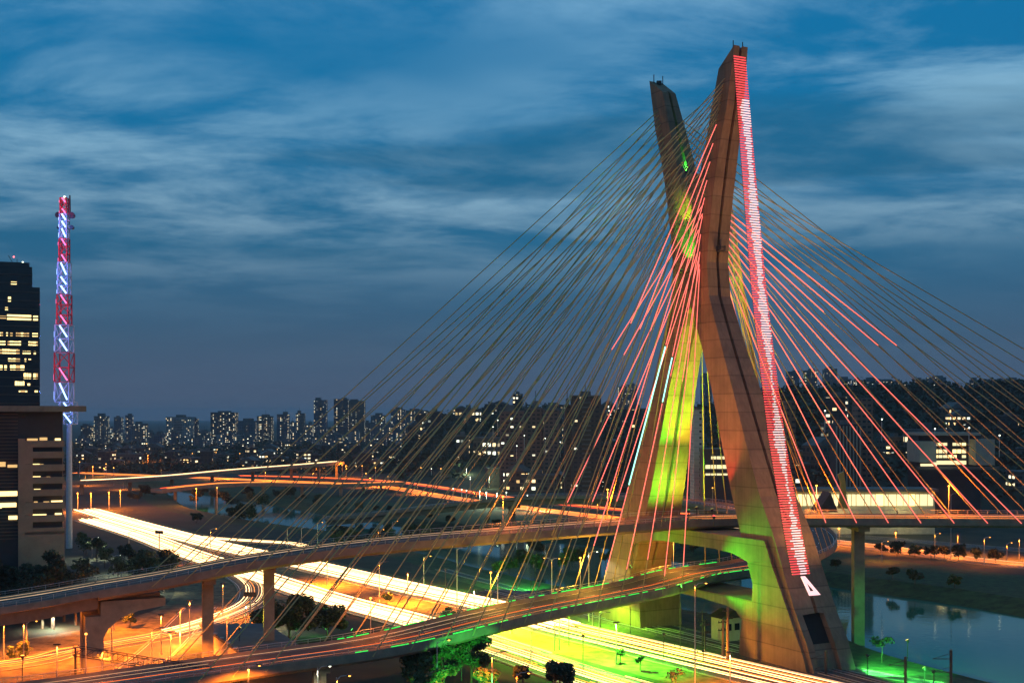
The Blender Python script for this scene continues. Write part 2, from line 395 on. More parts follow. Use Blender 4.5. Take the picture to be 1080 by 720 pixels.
A = road('highway', px((88,538),(150,556),(230,577),(300,592),(430,622),(520,642),(577,660),(680,685),(810,716)) + [Vector((70,225,0)), Vector((120,160,0))], 15, .03, lanes=4)
B = road('highway', px((92,548),(150,566),(200,585),(290,614),(350,633),(440,657),(545,690),(610,712)) + [Vector((28,232,0)), Vector((80,165,0))], 14, .03, lanes=4)
Cc = road('ramp_road', [Gp(215,590)+Vector((0,0,0)), Gp(250,606), Gp(268,620), Gp(262,638), Gp(225,655), Gp(182,668), Gp(130,678), Gp(60,690), Gp(0,703), Vector((-160,238,0))], 10, .045, m='asphalt_warm', lanes=2)
D = road('ramp_road', px((200,566),(225,569),(270,572),(308,574.5),(322,579),(305,584),(270,589),(240,594),(215,601),(200,612)), 6, .06, m='asphalt_warm', kerb=False, step=3)
E = road('service_road', [Gp(212,640), Gp(150,700), Gp(60,740), Vector((-150,190,0))], 9, .04, m='asphalt_warm')
Fm = road('far_marginal_road', px((80,499),(270,507),(392,513),(470,525),(540,535),(650,548),(745,556),(870,571),(960,582),(1080,597)) + [Vector((260,380,0))], 16, .03, lanes=4)
Fm2 = road('far_marginal_road', px((250,502),(330,504),(420,509),(540,526),(650,538),(745,545),(870,562),(960,570),(1080,580)) + [Vector((300,420,0))], 13, .03, lanes=3)
Gr = road('riverside_path', px((465,600),(540,620),(600,634),(720,664),(830,689),(930,712)) + [Vector((112,215,0)), Vector((150,130,0))], 4, .035, m='asphalt_warm', kerb=True)
# lit verge and median (own surfaces, a few cm over the ground)
def verge(name, p, o0, o1, z, m, d0=0, d1=None):
    r = MB(); p.ribbon(r, o0, o1, z, d0, d1); o = r.build(name, M[m]); tag(o, kind='structure'); return o
verge('median_ground', A, 8.2, 19, -.015, 'soil')
verge('grass_verge', A, -15, -8.2, -.016, 'grass')
verge('grass_verge', Gr, 2.6, 7.5, -.02, 'grass'); verge('grass_verge', Gr, -9, -2.6, -.017, 'grass')
verge('dirt_shoulder', Cc, -24, 24, -.035, 'soil')
# railway
rail_p = Path([Gp(x, y, .05) for x, y in ((520,622),(560,632),(680,661),(810,693),(900,716),(960,731))] + [Vector((120,175,.05))])
rb = MB(); rail_p.sweep(rb, [(-5.2,-.1),(5.2,-.1),(4.4,.22),(-4.4,.22)]); tag(rb.build('railway_ballast', mat('ballast', (.10,.085,.07), .95, .5, 3, bump=1)), kind='structure')
rr = MB()
for o_ in (-2.9, -1.4, 1.4, 2.9): rail_p.sweep(rr, [(o_-.06,.22),(o_+.06,.22),(o_+.06,.40),(o_-.06,.40)])
tag(rr.build('railway_rails', M['metal']), kind='structure')
# ------------------------------------------------------------------ the bridge
bridge = empty('cable_stayed_bridge', (42.5, 292, 0), label='concrete cable-stayed bridge with an X-shaped tower, two curved decks and red-lit yellow stays', cat='bridge')
BO = Vector((42.5, 292, 0)); CU = Vector((42.5, 292, 0)); U = Vector((.470, -.883, 0)).normalized(); V = Vector((.883, .470, 0)).normalized()
def part(mb, name, m, parent=bridge, smooth=False):
    o = mb.build(name, m, None, smooth); o.parent = parent
    if parent is bridge or parent.parent is bridge or (parent.parent and parent.parent.parent is bridge):
        o.matrix_parent_inverse = Matrix.Translation(-BO)
    return o
def part2(mb, name, m, parent):
    # grandchildren: the parent mesh sits at the bridge's own frame already, so their matrices agree
    o = mb.build(name, m, None); o.parent = parent; return o
def X(u, v, z): return CU + U*u + V*v + Vector((0, 0, z))
rings = [ # z_in, u_in, z_out, u_out, width, groove half width, groove depth
 (-3,31,-3,44.6,11.5,2.6,5.5),(6,27.5,6,41,11.5,2.55,5.5),(11.5,25.4,11.5,37.8,11.4,2.5,5.5),(11.7,25.3,11.7,37.7,11.4,.42,1.2),(20,22,20,33.8,11.2,.42,1.2),(28,19,28,30.4,10.9,.42,1.2),
 (36,16,36,25.9,10.3,.42,1.2),(48,12.2,48,21,9.2,.42,1.2),(60,8.6,60,16.3,8.1,.42,1.2),(70,4.8,70,12.2,7.2,.42,1.2),(76,2.3,76,9.8,6.8,.42,1.1),(82,.9,82,7.5,6.4,.40,1.0),(90,.35,90,6.8,6.2,.40,1),
 (97,.5,97,7.6,6.0,.40,1),(106,2.2,106,9.2,5.9,.40,1),(112,4.4,112,10.5,5.8,.40,1),(118,6.4,118,12.0,5.5,.40,1),(125,8.4,125,14.3,4.8,.38,1),(134,11.2,138,16.9,3.9,.35,1)]
for s in (1, -1):
    rg = []
    for zi, ui, zo, uo, w, gh, gd in rings:
        c = w/2; gi = min(gh, .42)
        def zz(u): return zi+(zo-zi)*(u-ui)/(uo-ui)
        gr, gl = (gh, gh) if gh < 1 else (1.9, 4.0)
        pts = [(ui,0),(ui,c-gi),(ui+.8,c-gi*.7),(ui+.8,c+gi*.7),(ui,c+gi),(ui,w),(uo,w),(uo,c+gr),(uo-gd,c+gr*.8),(uo-gd,c-gl*.8),(uo,c-gl),(uo,0)]
        rg.append([X(s*u, v, zz(u)) for u, v in pts])
    mb = MB(); mb.loft(rg); part(mb, 'pylon_leg', M['concrete'])
mb = MB(); mb.prism([(-1.0,78.5),(0,80),(1.0,78.5),(3.5,84),(5.5,92),(6.3,98),(6,104),(5.2,111),(0,111.6),(-5.2,111),(-6,104),(-6.3,98),(-5.5,92),(-3.5,84)], lambda p, t: X(p[0], t, p[1]), .25, 5.6); part(mb, 'crosshead', M['concrete'])
half = [(10,23.2),(17,22.8),(19.8,22.2),(22.2,21.0),(23.4,19.4),(24.2,16.5),(24.0,13.0),(10,12.8)]
low = [(5.8,11.2),(14.7,10.7),(18.5,9.9),(20.6,8.2),(19.9,4),(19.5,-2),(42.6,-2),(41,3),(34.7,14.6),(28.3,26.8)]
# upper crossbeam with its haunches
def web(poly_, name):
    mb = MB(); mb.prism(poly_, lambda p, t: X(p[0], t, p[1]), -.8, 12.0); return part(mb, name, M['concrete'])
web([(-28.3,26.6),(28.3,26.6),(30.4,22.5),(23.0,21.2),(19.8,22.2),(17,22.8),(10,23.2),(-10,23.2),(-17,22.8),(-19.8,22.2),(-23.0,21.2),(-30.4,22.5)], 'crossbeam')
web([(-24.1,12.9),(24.1,12.9),(20.6,8.2),(18.5,9.9),(14.7,10.7),(5.8,11.2),(-5.8,11.2),(-14.7,10.7),(-18.5,9.9),(-20.6,8.2)], 'crossbeam')
for s in (1, -1):
    web([(s*a, b) for a, b in [(30.3,22.45),(34.7,14.6),(41,3),(42.6,-2),(19.5,-2),(19.9,4),(20.58,8.15),(24.08,12.85),(24.4,17),(23.6,19.8),(22.98,21.15)]], 'leg_haunch')
mb = MB(); mb.prism([(42.4,-2),(39.5,5.9),(36.5,11.4),(36.0,11.4),(39.0,5.9),(41.9,-2)], lambda p, t: X(p[0], t, p[1]), 1.9, 7.5); dr = part(mb, 'door', mat('dark door opening', (.012,.011,.010), .9, .2, 1))  # near-black panel added to paint the shade deep in the recess
# inspection platform half-way up the near leg with its white lamp, spikes on the tops
mb = MB(); q = X(7.2, 3, 93)
mb.tube(q+Vector((0,0,-.6)), q+U*1.6+Vector((0,0,-.6)), .15); 
for i in range(14):
    a = 2*math.pi*i/14; b = 2*math.pi*(i+1)/14; c = q+U*1.0
    mb.tube(c+Vector((math.cos(a)*1.1, math.sin(a)*1.1, .6)), c+Vector((math.cos(b)*1.1, math.sin(b)*1.1, .6)), .07)
    mb.tube(c+Vector((math.cos(a)*1.1, math.sin(a)*1.1, -.5)), c+Vector((math.cos(a)*1.1, math.sin(a)*1.1, .6)), .05)
mb.tube(q+U*1.0+Vector((0,0,-.6)), q+U*1.0+Vector((0,0,-.45)), 1.15, n=14)
pf = part(mb, 'inspection_platform', M['dark_metal'])
for s in (1, -1):
    mb = MB()
    for v in (.6, 3.3): mb.tube(X(s*15.8, v, 137), X(s*15.8, v, 139.4), .12)
    mb.cbox(X(s*15.6, 2, 137.0), (1.2, 1.2, .9)); part(mb, 'aviation_light', M['dark_metal'])

# decks
UP = Path([(-175,190,11.5),(-140,222,13.2),(-103.6,246,15.5),(-87,254.5,17.6),(-74,260,19.3),(-55.8,266,22.3),(-31.9,271.5,25.0),(0,279.5,27.0),(26,289,28.1),(45,297.5,28.5),(78,303.5,28.2),(126,302.5,28.1),(170,301,28.0),(208,300,27.9),(260,298,27),(320,290,24)], 3)
LO = Path([(-150,150,4.5),(-122,180,5),(-95,201,6.0),(-80,209,6.4),(-65,219,6.8),(-48,229,7.5),(-24.7,238,9.4),(0,257,12.2),(29,281,14.0),(43,297,15),(62,314,15.3),(80,340,15.8),(92,375,16.3),(97,415,16.8),(93,455,17.5),(82,490,18),(62,525,18),(35,560,17),(0,590,14),(-40,615,8),(-70,632,3),(-95,640,.5)], 3)
WID = 7.6
def deck(p, name, s0, s1):
    # s0..s1: the slender cable-stayed part; beyond it the approach spans have deep box girders
    sec = [(-WID,0),(-WID,-.8),(-WID+.7,-1.4),(-WID+2.0,-1.4),(-WID+2.8,-.6),(WID-2.8,-.6),(WID-2.0,-1.4),(WID-.7,-1.4),(WID,-.8),(WID,0)]
    app = [(-WID,0),(-WID,-.5),(-WID+1.6,-.9),(-WID+2.2,-3.2),(WID-2.2,-3.2),(WID-1.6,-.9),(WID,-.5),(WID,0)]
    mb = MB(); p.sweep(mb, sec, s0, s1, 3); d = part(mb, name, M['concrete2'])
    for a, b in ((0, s0-.05), (s1+.05, p.len)):
        if b-a > 4: mb = MB(); p.sweep(mb, app, a, b, 3); part2(mb, 'approach_girder', M['concrete2'], d)
    mb = MB(); p.ribbon(mb, -WID+.45, WID-.45, .03, 0, p.len, 3); part2(mb, 'roadway', M['asphalt_warm'], d)
    for s in (1, -1):
        mb = MB(); p.sweep(mb, [(s*(WID-.42),.0),(s*(WID-.28),.55),(s*(WID-.22),.85),(s*(WID-.02),.85),(s*(WID-.0),.0)], 0, p.len, 3); part2(mb, 'barrier', M['concrete2'], d)
        mb = MB(); dd = 1.0; prev = None
        while dd < p.len-1:
            a = p.at(dd, s*(WID-.12), .85); b = p.at(dd, s*(WID-.12), 1.75); mb.tube(a, b, .05, n=4); c = p.at(dd, s*(WID-.12), 1.3)
            if prev: mb.tube(prev[0], b, .06, n=4, cap=False); mb.tube(prev[1], c, .035, n=4, cap=False)
            prev = (b, c); dd += 2.5
        part2(mb, 'railing', M['metal'], d)
    mb = MB()
    for off in (-2.3, 2.3):
        dd = 2
        while dd < p.len-5: p.ribbon(mb, off-.08, off+.08, .045, dd, dd+3.5, 3.5); dd += 9
    for off in (-6.6, 6.6): p.ribbon(mb, off-.08, off+.08, .045, 1, p.len-1, 3)
    part2(mb, 'lane_marking', M['paint'], d)
    return d
def s_at(p, q): return p.s[p.nearest(q)]
uC, lC = s_at(UP, (45,297.5)), s_at(LO, (43,297))
uL, lL = s_at(UP, (-87,254.5)), s_at(LO, (-70,215))
upd = deck(UP, 'upper_deck', uL, UP.len-2)
lod = deck(LO, 'lower_deck', lL, s_at(LO, (82,490)))
# green led strips along the lower deck, broken into short lengths
for s in (1, -1):
    dd = s_at(LO, (-24,237))-8; e = s_at(LO, (43,297))+22
    while dd < e:
        ln = random.choice((1.2, 2.2, 3.2, 4.6, 1.6)); mb = MB()
        mb.loft([[LO.at(t, s*(WID-.18)+a, b) for a, b in ((-.09,.88),(.09,.88),(.09,1.02),(-.09,1.02))] for t in (dd, dd+ln)]); part2(mb, 'led_strip', M['e_gled'], lod); dd += ln+random.choice((.6, 1.1, 2.4, 4.0))
# piers
def pier(p, d, zb, w=2.6, off=0, twin=0, m='pier', cap=True, drop=1.4):
    mb = MB(); c = p.at(d, off); i = p.nearest(c); n = p.n[i]; t = Vector((n.y, -n.x, 0))
    def blk(o0, o1, h0, h1, a):
        q = [c+n*o0-t*a, c+n*o1-t*a, c+n*o1+t*a, c+n*o0+t*a]
        mb.loft([[Vector((v.x, v.y, h0)) for v in q], [Vector((v.x, v.y, h1)) for v in q]])
    zt = c.z-drop
    if twin: blk(-twin-w/2, -twin+w/2, zb, zt-1.2, w/2); blk(twin-w/2, twin+w/2, zb, zt-1.2, w/2)
    else: blk(-w/2, w/2, zb, zt-1.2, w/2)
    if cap: blk(-5.2, 5.2, zt-1.21, zt-.02, w/2+.1)
    else: blk(-w/2-.01, w/2+.01, zt-1.21, zt-.02, w/2)
    return mb, c
for p, q, wd, tw in ((UP,(-66,264),2.3,0),(UP,(-52,266.5),2.3,0),(UP,(85,303.5),2.6,0),(UP,(150,301.5),2.6,0),(UP,(218,300),2.6,0),
                     (LO,(-66,218),2.4,3.5),(LO,(-36,233),2.4,0),(LO,(97,415),2.6,0),(LO,(92,458),2.6,0),(LO,(62,525),2.6,0),(LO,(0,590),2.4,0),
                     (UP,(-120,237),2.8,0),(UP,(-150,212),2.8,0)):
    d = s_at(p, q); mb, c = pier(p, d, -4, wd, 0, tw, drop=1.4 if q[0] > -80 and q != (62,525) and q != (0,590) else 3.2); part(mb, 'pier', M['pier'])
# expansion pier where the deep approach girder meets the slender deck, with its curved bracket
d = s_at(UP, (-87,254.5)); mb = MB(); c = UP.at(d); n = UP.n[UP.nearest(c)]; t = Vector((-n.y, n.x, 0))
if t.x < 0: t = -t
def EX(a, o, z): return c+t*a+n*o+Vector((0,0,z))
zt = -1.75
br = [(-2.4,-c.z-3),(1.2,-c.z-3),(1.2,zt-7.5),(2.2,zt-5.6),(4.5,zt-3.6),(8.0,zt-2.4),(13.5,zt-1.6),(13.5,zt),(.6,zt),(.6,zt-3.0),(-2.4,zt-3.0)]
for o0, o1 in ((-5.4,-1.6),(1.6,5.4)): mb.prism([(a, z) for a, z in br], lambda p, tt: EX(p[0], tt, p[1]), o0, o1)
mb.prism([(-1.8,zt-8),(.9,zt-8),(.9,zt-4.0),(-1.8,zt-4.0)], lambda p, tt: EX(p[0], tt, p[1]), -1.59, 1.59)
part(mb, 'expansion_pier', M['pier'])

# stays: 2 decks x 2 sides x 2 edges x 18
cab = []
def leg_pt(sgn, z, side):
    # point on the leg at height z: left (-V) or right (+V) face
    for a, b in zip(rings, rings[1:]):
        if a[0] <= z <= b[0]:
            t = (z-a[0])/(b[0]-a[0]); ui = a[1]+(b[1]-a[1])*t; uo = a[3]+(b[3]-a[3])*t; w = a[4]+(b[4]-a[4])*t
            return X(sgn*(ui*.45+uo*.55), -.05 if side < 0 else w+.05, z)
for di, (p, c0) in enumerate(((UP, uC), (LO, lC))):
    for side in (-1, 1):
        for sgn in (1, -1):
            for k in range(18):
                sp = 6.7 if side < 0 else (8.0 if di == 0 and sgn > 0 else 6.6)
                d = c0 + side*(15 + sp*k)
                z = 88.5 + 2.35*k + (1.15 if di == 0 else 0)
                if side > 0 and sgn > 0: z = 88.5 + 1.25*k + (.6 if di == 0 else 0)
                if side < 0 and sgn > 0 and di == 1: z = 88.5 + 4.1*k if k <= 8 else 121.3 + (k-8)*1.1
                top = leg_pt(sgn, z, side)
                a = p.at(d, (WID+.0)*(1), -.3); b = p.at(d, -(WID+.0), -.3)
                # near edge = the one nearer to that leg
                lp = X(sgn*25, 3, 0)
                bot = a if (a.xy-lp.xy).length < (b.xy-lp.xy).length else b
                cab.append(dict(di=di, side=side, sgn=sgn, k=k, top=top, bot=bot, L=(top-bot).length))
def scr(v): return ((v.x)/v.y*F+540, YH-(v.z-H)/v.y*F)
lit = {}
for k in range(0, 9): lit[(1,-1,1,k)] = ('e_pink', 0.0, [.93,.95,.9,.97,.86,.86,.40,.42,.43][k])
for k in range(2, 5): lit[(0,-1,1,k)] = ('e_pink', .02, .9)
for k in (0,1,5,6): lit[(0,-1,1,k)] = ('e_pink', .0, .45)
lit[(1,-1,1,3)] = ('e_mint', 0, 1); lit[(1,-1,1,4)] = ('e_mint', .42, .80)
for k in range(1, 9): lit[(0,1,1,k)] = ('e_pink', .0, 1.0 if k > 1 else .9)
lit[(0,1,1,9)] = ('e_pink', .0, .30); lit[(0,1,1,10)] = ('e_pink', 0, .42); lit[(0,1,1,11)] = ('e_pink', 0, .43)
for k in range(0, 4): lit[(1,1,1,k)] = ('e_orange', .0, .25)
vis = [c for c in cab]
def keep(c):
    a, b = scr(c['top']), scr(c['bot']); return (c['di'],c['side'],c['sgn'],c['k']) in lit, math.hypot(a[0]-b[0], a[1]-b[1])
vis.sort(key=lambda c: keep(c), reverse=True)
one, rest = vis[:100], vis[100:]
for c in one:
    mb = MB(); mb.tube(c['top'], c['bot'], .12, n=6); o = part(mb, 'stay_cable', M['cable'])
    key = (c['di'],c['side'],c['sgn'],c['k'])
    if key in lit:
        mt, f0, f1 = lit[key]; t2 = MB()
        off = Vector((0,-.2,.1))
        def seg(a, b, m_, nm='led_tube'):
            q = MB(); q.tube(c['top'].lerp(c['bot'], a)+off, c['top'].lerp(c['bot'], b)+off, .085 if 'mint' not in m_ else .15, n=6); part2(q, nm, M[m_], o)
        if mt == 'e_mint': seg(0, .38, 'e_pink'); seg(.385, .72 if c['k'] == 4 else .5, 'e_mint'); seg(.725 if c['k'] == 4 else .505, .92, 'e_pink')
        else: seg(f0+.002, f1, mt)
mb = MB()
for c in rest: mb.tube(c['top'], c['bot'], .12, n=6)
o = part(mb, 'stay_cable', M['cable']); o['kind'] = 'stuff'; o['label'] = 'remaining shorter yellow stays close in to the tower'

# curtain of led rows hung from the top of the near leg
cp = [(780,59),(784,110),(788,160),(793,220),(799,290),(805,345),(811.5,400),(819,460),(828,514),(836,560),(845,606)]
def curve_pt(t):
    y = 59+(606-59)*t
    for (x0,y0),(x1,y1) in zip(cp, cp[1:]):
        if y0 <= y <= y1+1e-6: x = x0+(x1-x0)*(y-y0)/(y1-y0); break
    d = 273.5+(258.5-273.5)*t; return Pd(x, y, d)
lc = empty('light_curtain', curve_pt(1), label='long hanging curtain of red and white light rows on the front of the tower', cat='light curtain')
lcl = Vector(curve_pt(1))
NR = 205; mr, mw, fr = MB(), MB(), MB()
for i in range(NR):
    t = (i+.5)/NR; c = curve_pt(t); wd = 3.3+1.5*t; tt = (curve_pt(min(1,t+.01))-curve_pt(max(0,t-.01))).normalized()
    ph = (i % 43)/43; burst = max(0, 1-abs(ph*2-1)*1.3)
    ww = 0 if i < 17 else wd*(.45+.5*burst)*random.uniform(.7, 1.0) if t < .5 else wd*(.14+.75*burst)*random.uniform(.6, 1.0)
    cc = .14*wd+random.uniform(-.06,.06)*wd; row = MB()
    for a, b, mi in ((-wd/2, cc-ww/2, 0), (cc-ww/2, cc+ww/2, 1), (cc+ww/2, wd/2, 0)):
        a, b = max(a, -wd/2), min(b, wd/2); row.mi = mi
        if b-a > .03: row.tube(c+V*a-lcl, c+V*b-lcl, .15, n=6)
    if i >= NR-100: row.build('light_row', [M['e_red'], M['e_white']], lc)
    else: mr.v += [tuple(q) for q in row.v]; o_ = len(mr.v)-len(row.v); mr.f += [tuple(k_+o_ for k_ in q) for q in row.f]; mr.m += row.m
for e_ in (-.5, 0, .5):
    fr.pipe([curve_pt(i/40)+V*e_*(3.3+1.5*i/40)+V.cross(Vector((0,0,1)))*0-U*.15-lcl for i in range(41)], .05, 4)
fr.build('hanging_wire', M['dark_metal'], lc); tag(mr.build('light_row', [M['e_red'], M['e_white']], lc), kind='stuff')
# the white teardrop at its foot
td = MB(); b0 = curve_pt(1)-lcl; dn = Vector((.55,0,-1)).normalized()
o1 = [b0+V*-.4+dn*.3, b0+V*.7+dn*.3, b0+V*2.1+dn*4.9, b0+V*-.9+dn*4.9]; i1 = [b0+V*.15+dn*2.0, b0+V*.35+dn*2.0, b0+V*1.0+dn*3.9, b0+V*-.1+dn*3.9]
for k in range(4):
    k2 = (k+1) % 4; td.loft([[o1[k], i1[k], i1[k]+U*.25, o1[k]+U*.25], [o1[k2], i1[k2], i1[k2]+U*.25, o1[k2]+U*.25]])
td.build('teardrop_light', M['e_white'], lc)

# floodlights that wash the tower (green, yellow, and an added red one), each a lamp on a small stand
def flood(loc, target, power, col, label, spot=70, m='e_green', size=.5, blend=.5, rad=.4, cat='floodlight', group='floodlights round the tower'):
    loc = Vector(loc); dr = (Vector(target)-loc).normalized()
    e = empty('floodlight', loc, label=label, cat=cat, group=group)
    b = MB()
    if 80 < loc.z < 110: b.tube(Vector((0,0,0)), V*(4.2)+Vector((0,0,-.6)), .07, n=5)
    else: b.tube(Vector((0,0,-loc.z-.3 if loc.z < 27 else -2.4)), Vector((0,0,-.1)), .09, n=5)
    b.tube(-dr*.35, dr*.25, size*.5, size*.75, n=8); b.build('housing', M['dark_metal'], e)
    l = MB(); l.tube(dr*.26, dr*.30, size*.7, n=8); l.build('lens', M[m], e)
    point_light('flood_lamp', loc+dr*.5, power, col, e, rad, spot, loc+dr*10, blend)
    return e
M['e_yel'] = emis('yellow flood lamp', (1, .75, .2), 1.5)
flood(X(-2,1.2,31), X(-8.5,1.4,64), 170000, (.10,1,.03), 'green floodlight on the upper deck aimed up the far leg', 50, blend=.7)
flood(X(-8.8,1.3,31), X(-13,1.6,44), 20000, (.10,1,.03), 'green floodlight on the parapet close to the far leg face', 165, blend=.7)
flood(X(-2,8.2,31), X(-8.5,6.4,64), 130000, (.85,.66,.03), 'yellow floodlight on the upper deck aimed up the far leg', 50, 'e_yel', blend=.7)
flood(X(-8.8,8.6,31), X(-13,7.6,44), 12000, (.85,.75,.03), 'yellow floodlight on the parapet close to the far leg face', 165, 'e_yel', blend=.7)
flood(X(10,-10,15), X(22,-.8,19), 46000, (.08,1,.03), 'green floodlight beside the upper crossbeam haunch', 84, blend=.8)
flood(X(-12,-9,17), X(-4,-.8,24), 9000, (.2,1,.03), 'green floodlight beside the far half of the upper crossbeam', 110)
flood(X(24,-14,3), X(31,0,8), 9000, (1,.40,.03), 'amber floodlight low beside the near leg haunch', 90, 'e_yel')
flood(X(-24,-10,4), X(-30,0,12), 9000, (.85,.6,.03), 'amber floodlight low beside the far leg haunch', 100, 'e_yel')
flood(X(-4.8,2.6,113.2), X(-9.5,3,119), 9000, (.05,1,.08), 'green floodlight in the crotch of the tower', 90)
flood(X(2.0,-4,88), X(-.5,0,95), 16000, (.05,1,.04), 'green floodlight on the left face of the waist', 44)
flood(X(1.5,-4,99), X(-1.5,0,103), 9000, (.55,.9,.03), 'yellow-green floodlight high on the left face of the waist', 46, 'e_yel')
flood(X(60,14,3), X(20,5,62), 130000, (1,.45,.12), 'warm floodlight by the riverside path aimed up the near leg', 46, 'e_yel')
flood(X(20,-42,8), X(10,0,78), 170000, (1,.46,.15), 'warm floodlight left of the tower aimed up both legs', 44, 'e_yel')
flood(X(40,30,4), X(12,4,85), 170000, (1,.55,.17), 'warm floodlight right of the tower aimed up the near leg', 44, 'e_yel')
flood(X(16,-5,31), X(12,0,62), 24000, (1,.06,.03), 'red floodlight on the parapet aimed up the near leg', 50, 'e_redlamp')  # added lamp standing in for red light reflected onto the leg
# ------------------------------------------------------------------ trees
def foliage(mb, c, r, n, leaf, clumps=9, flat=.8, seed=0):
    rnd = random.Random(seed); c = Vector(c); cs = []
    for i in range(clumps):
        a = rnd.uniform(0, 6.283); rr = r*rnd.uniform(.25, .72); z = rnd.uniform(-.55, .6)*r*flat
        cs.append((c+Vector((math.cos(a)*rr, math.sin(a)*rr, z)), r*rnd.uniform(.28, .5)))
    vs, fs = [], []
    for i in range(n):
        q, rr = rnd.choice(cs); d = Vector((rnd.gauss(0,1), rnd.gauss(0,1), rnd.gauss(0,1))).normalized()*rr*(rnd.random()**.4); d.z *= .75
        p = q+d; a = Vector((rnd.gauss(0,1), rnd.gauss(0,1), rnd.gauss(0,.7))).normalized(); b = a.cross(Vector((rnd.gauss(0,1), rnd.gauss(0,1), rnd.gauss(0,1)))).normalized()
        s = leaf*rnd.uniform(.6, 1.4); o = len(vs); vs += [p-a*s, p+b*s*.6, p+a*s, p-b*s*.6]; fs.append((o, o+1, o+2, o+3))
    mb.add(vs, fs); return cs
def tree(loc, h, r, label, group, m='leaf', n=1600, leaf=.38, seed=0, flat=.85, cat='tree', low=.35, name='broadleaf_tree'):
    loc = Vector(loc); e = empty(name, loc, label=label, cat=cat, group=group)
    cr = MB(); zc_ = h-r*flat*.9; cs = foliage(cr, (0,0,zc_), r, n, leaf, 11, flat, seed)
    t = MB(); rt = max(.12, h*.025); t.tube((0,0,-.3), (.1,.05,zc_-r*.3), rt, rt*.6, 7)
    for q, rr in cs[:7]: t.tube((.1,.05,zc_-r*.45), q, rt*.45, rt*.12, 5)
    t.build('trunk', M['bark'], e); cr.build('crown', M[m], e); return e
def tpx(px0, yb, ytop, wpx, label, group, **k):
    p = Gp(px0, yb); h = (yb-ytop)*p.y/F; r = wpx/2*p.y/F; return tree(p, h, r, label, group, **k)
g_ = 'trees by the highways'
tpx(305, 678, 626, 62, 'broad dark bushy tree beside the flat-roofed shed between the two decks', g_, n=5200, seed=1, flat=.75)
tpx(345, 672, 634, 48, 'bushy tree touching the lower deck, right of the dark bushy tree beside the shed', g_, n=3600, seed=2, flat=.7)
tpx(278, 672, 640, 36, 'low bushy tree at the back edge of the flat-roofed shed', g_, n=2400, seed=12, flat=.7, m='leaf_dark')
tpx(473, 668, 640, 20, 'slim pale shrub standing on the near kerb beyond the lower deck', g_, n=900, seed=3, m='leaf_pale', leaf=.3)
tpx(408, 638, 624, 14, 'small round shrub alone on the orange median', g_, n=500, seed=4, m='leaf_pale', leaf=.3)
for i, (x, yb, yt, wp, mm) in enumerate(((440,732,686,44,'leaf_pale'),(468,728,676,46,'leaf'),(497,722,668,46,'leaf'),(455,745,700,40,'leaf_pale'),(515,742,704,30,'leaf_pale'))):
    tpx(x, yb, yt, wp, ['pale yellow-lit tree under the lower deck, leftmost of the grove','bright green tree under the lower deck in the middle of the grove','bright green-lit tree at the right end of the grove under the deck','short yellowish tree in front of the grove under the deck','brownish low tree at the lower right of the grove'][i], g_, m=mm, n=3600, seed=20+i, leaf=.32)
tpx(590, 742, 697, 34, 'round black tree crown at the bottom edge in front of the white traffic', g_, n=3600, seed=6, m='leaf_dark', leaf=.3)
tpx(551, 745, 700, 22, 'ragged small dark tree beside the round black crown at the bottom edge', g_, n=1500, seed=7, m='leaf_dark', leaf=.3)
tpx(654, 700, 683, 12, 'tiny dark shrub on the green-lit median, left one of two', g_, n=260, seed=8, m='leaf_dark', leaf=.25)
tpx(675, 706, 690, 12, 'tiny dark shrub on the green-lit median, right one of two', g_, n=260, seed=9, m='leaf_dark', leaf=.25)
tpx(712, 726, 702, 22, 'nearly bare small tree on the orange median by the tall lamp pole', g_, n=200, seed=10, m='leaf_pale', leaf=.25)
tpx(930, 698, 672, 24, 'thin spreading tree leaning over the river by the green-lit strip', g_, n=420, seed=11, m='leaf_dark', leaf=.28, flat=.4)
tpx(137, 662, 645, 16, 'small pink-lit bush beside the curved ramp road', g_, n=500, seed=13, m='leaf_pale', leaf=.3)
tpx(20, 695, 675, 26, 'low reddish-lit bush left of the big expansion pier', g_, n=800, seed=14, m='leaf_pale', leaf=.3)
# dark park left of the ramps, below the offices
prk = random.Random(100)
for i in range(9):
    x = -14+i*11.5; p = Gp(x+prk.uniform(-3,3), 654+prk.uniform(0,9))
    tree(p, prk.uniform(15, 21), prk.uniform(4.5, 6.5), 'tall dark tree close against the foot of the brown office front', 'trees at the foot of the offices', m='leaf_dark', n=1900, leaf=.42, seed=240+i, flat=1.1)
for i in range(22):
    x = prk.uniform(78, 190); y = 578+prk.uniform(0, 34)+max(0, x-120)*.3; p = Gp(x, y)
    tree(p, prk.uniform(5, 10), prk.uniform(2.6, 4.6), ('small pale-leaved','low dark','small ragged green')[i % 3]+' tree in the park between the lit mast and the bright traffic', 'park trees beside the bright traffic', m=('leaf_pale','leaf_dark','leaf')[i % 3], n=900, leaf=.36, seed=200+i)  # pale leaf colour stands in for greenery lit by small lamps
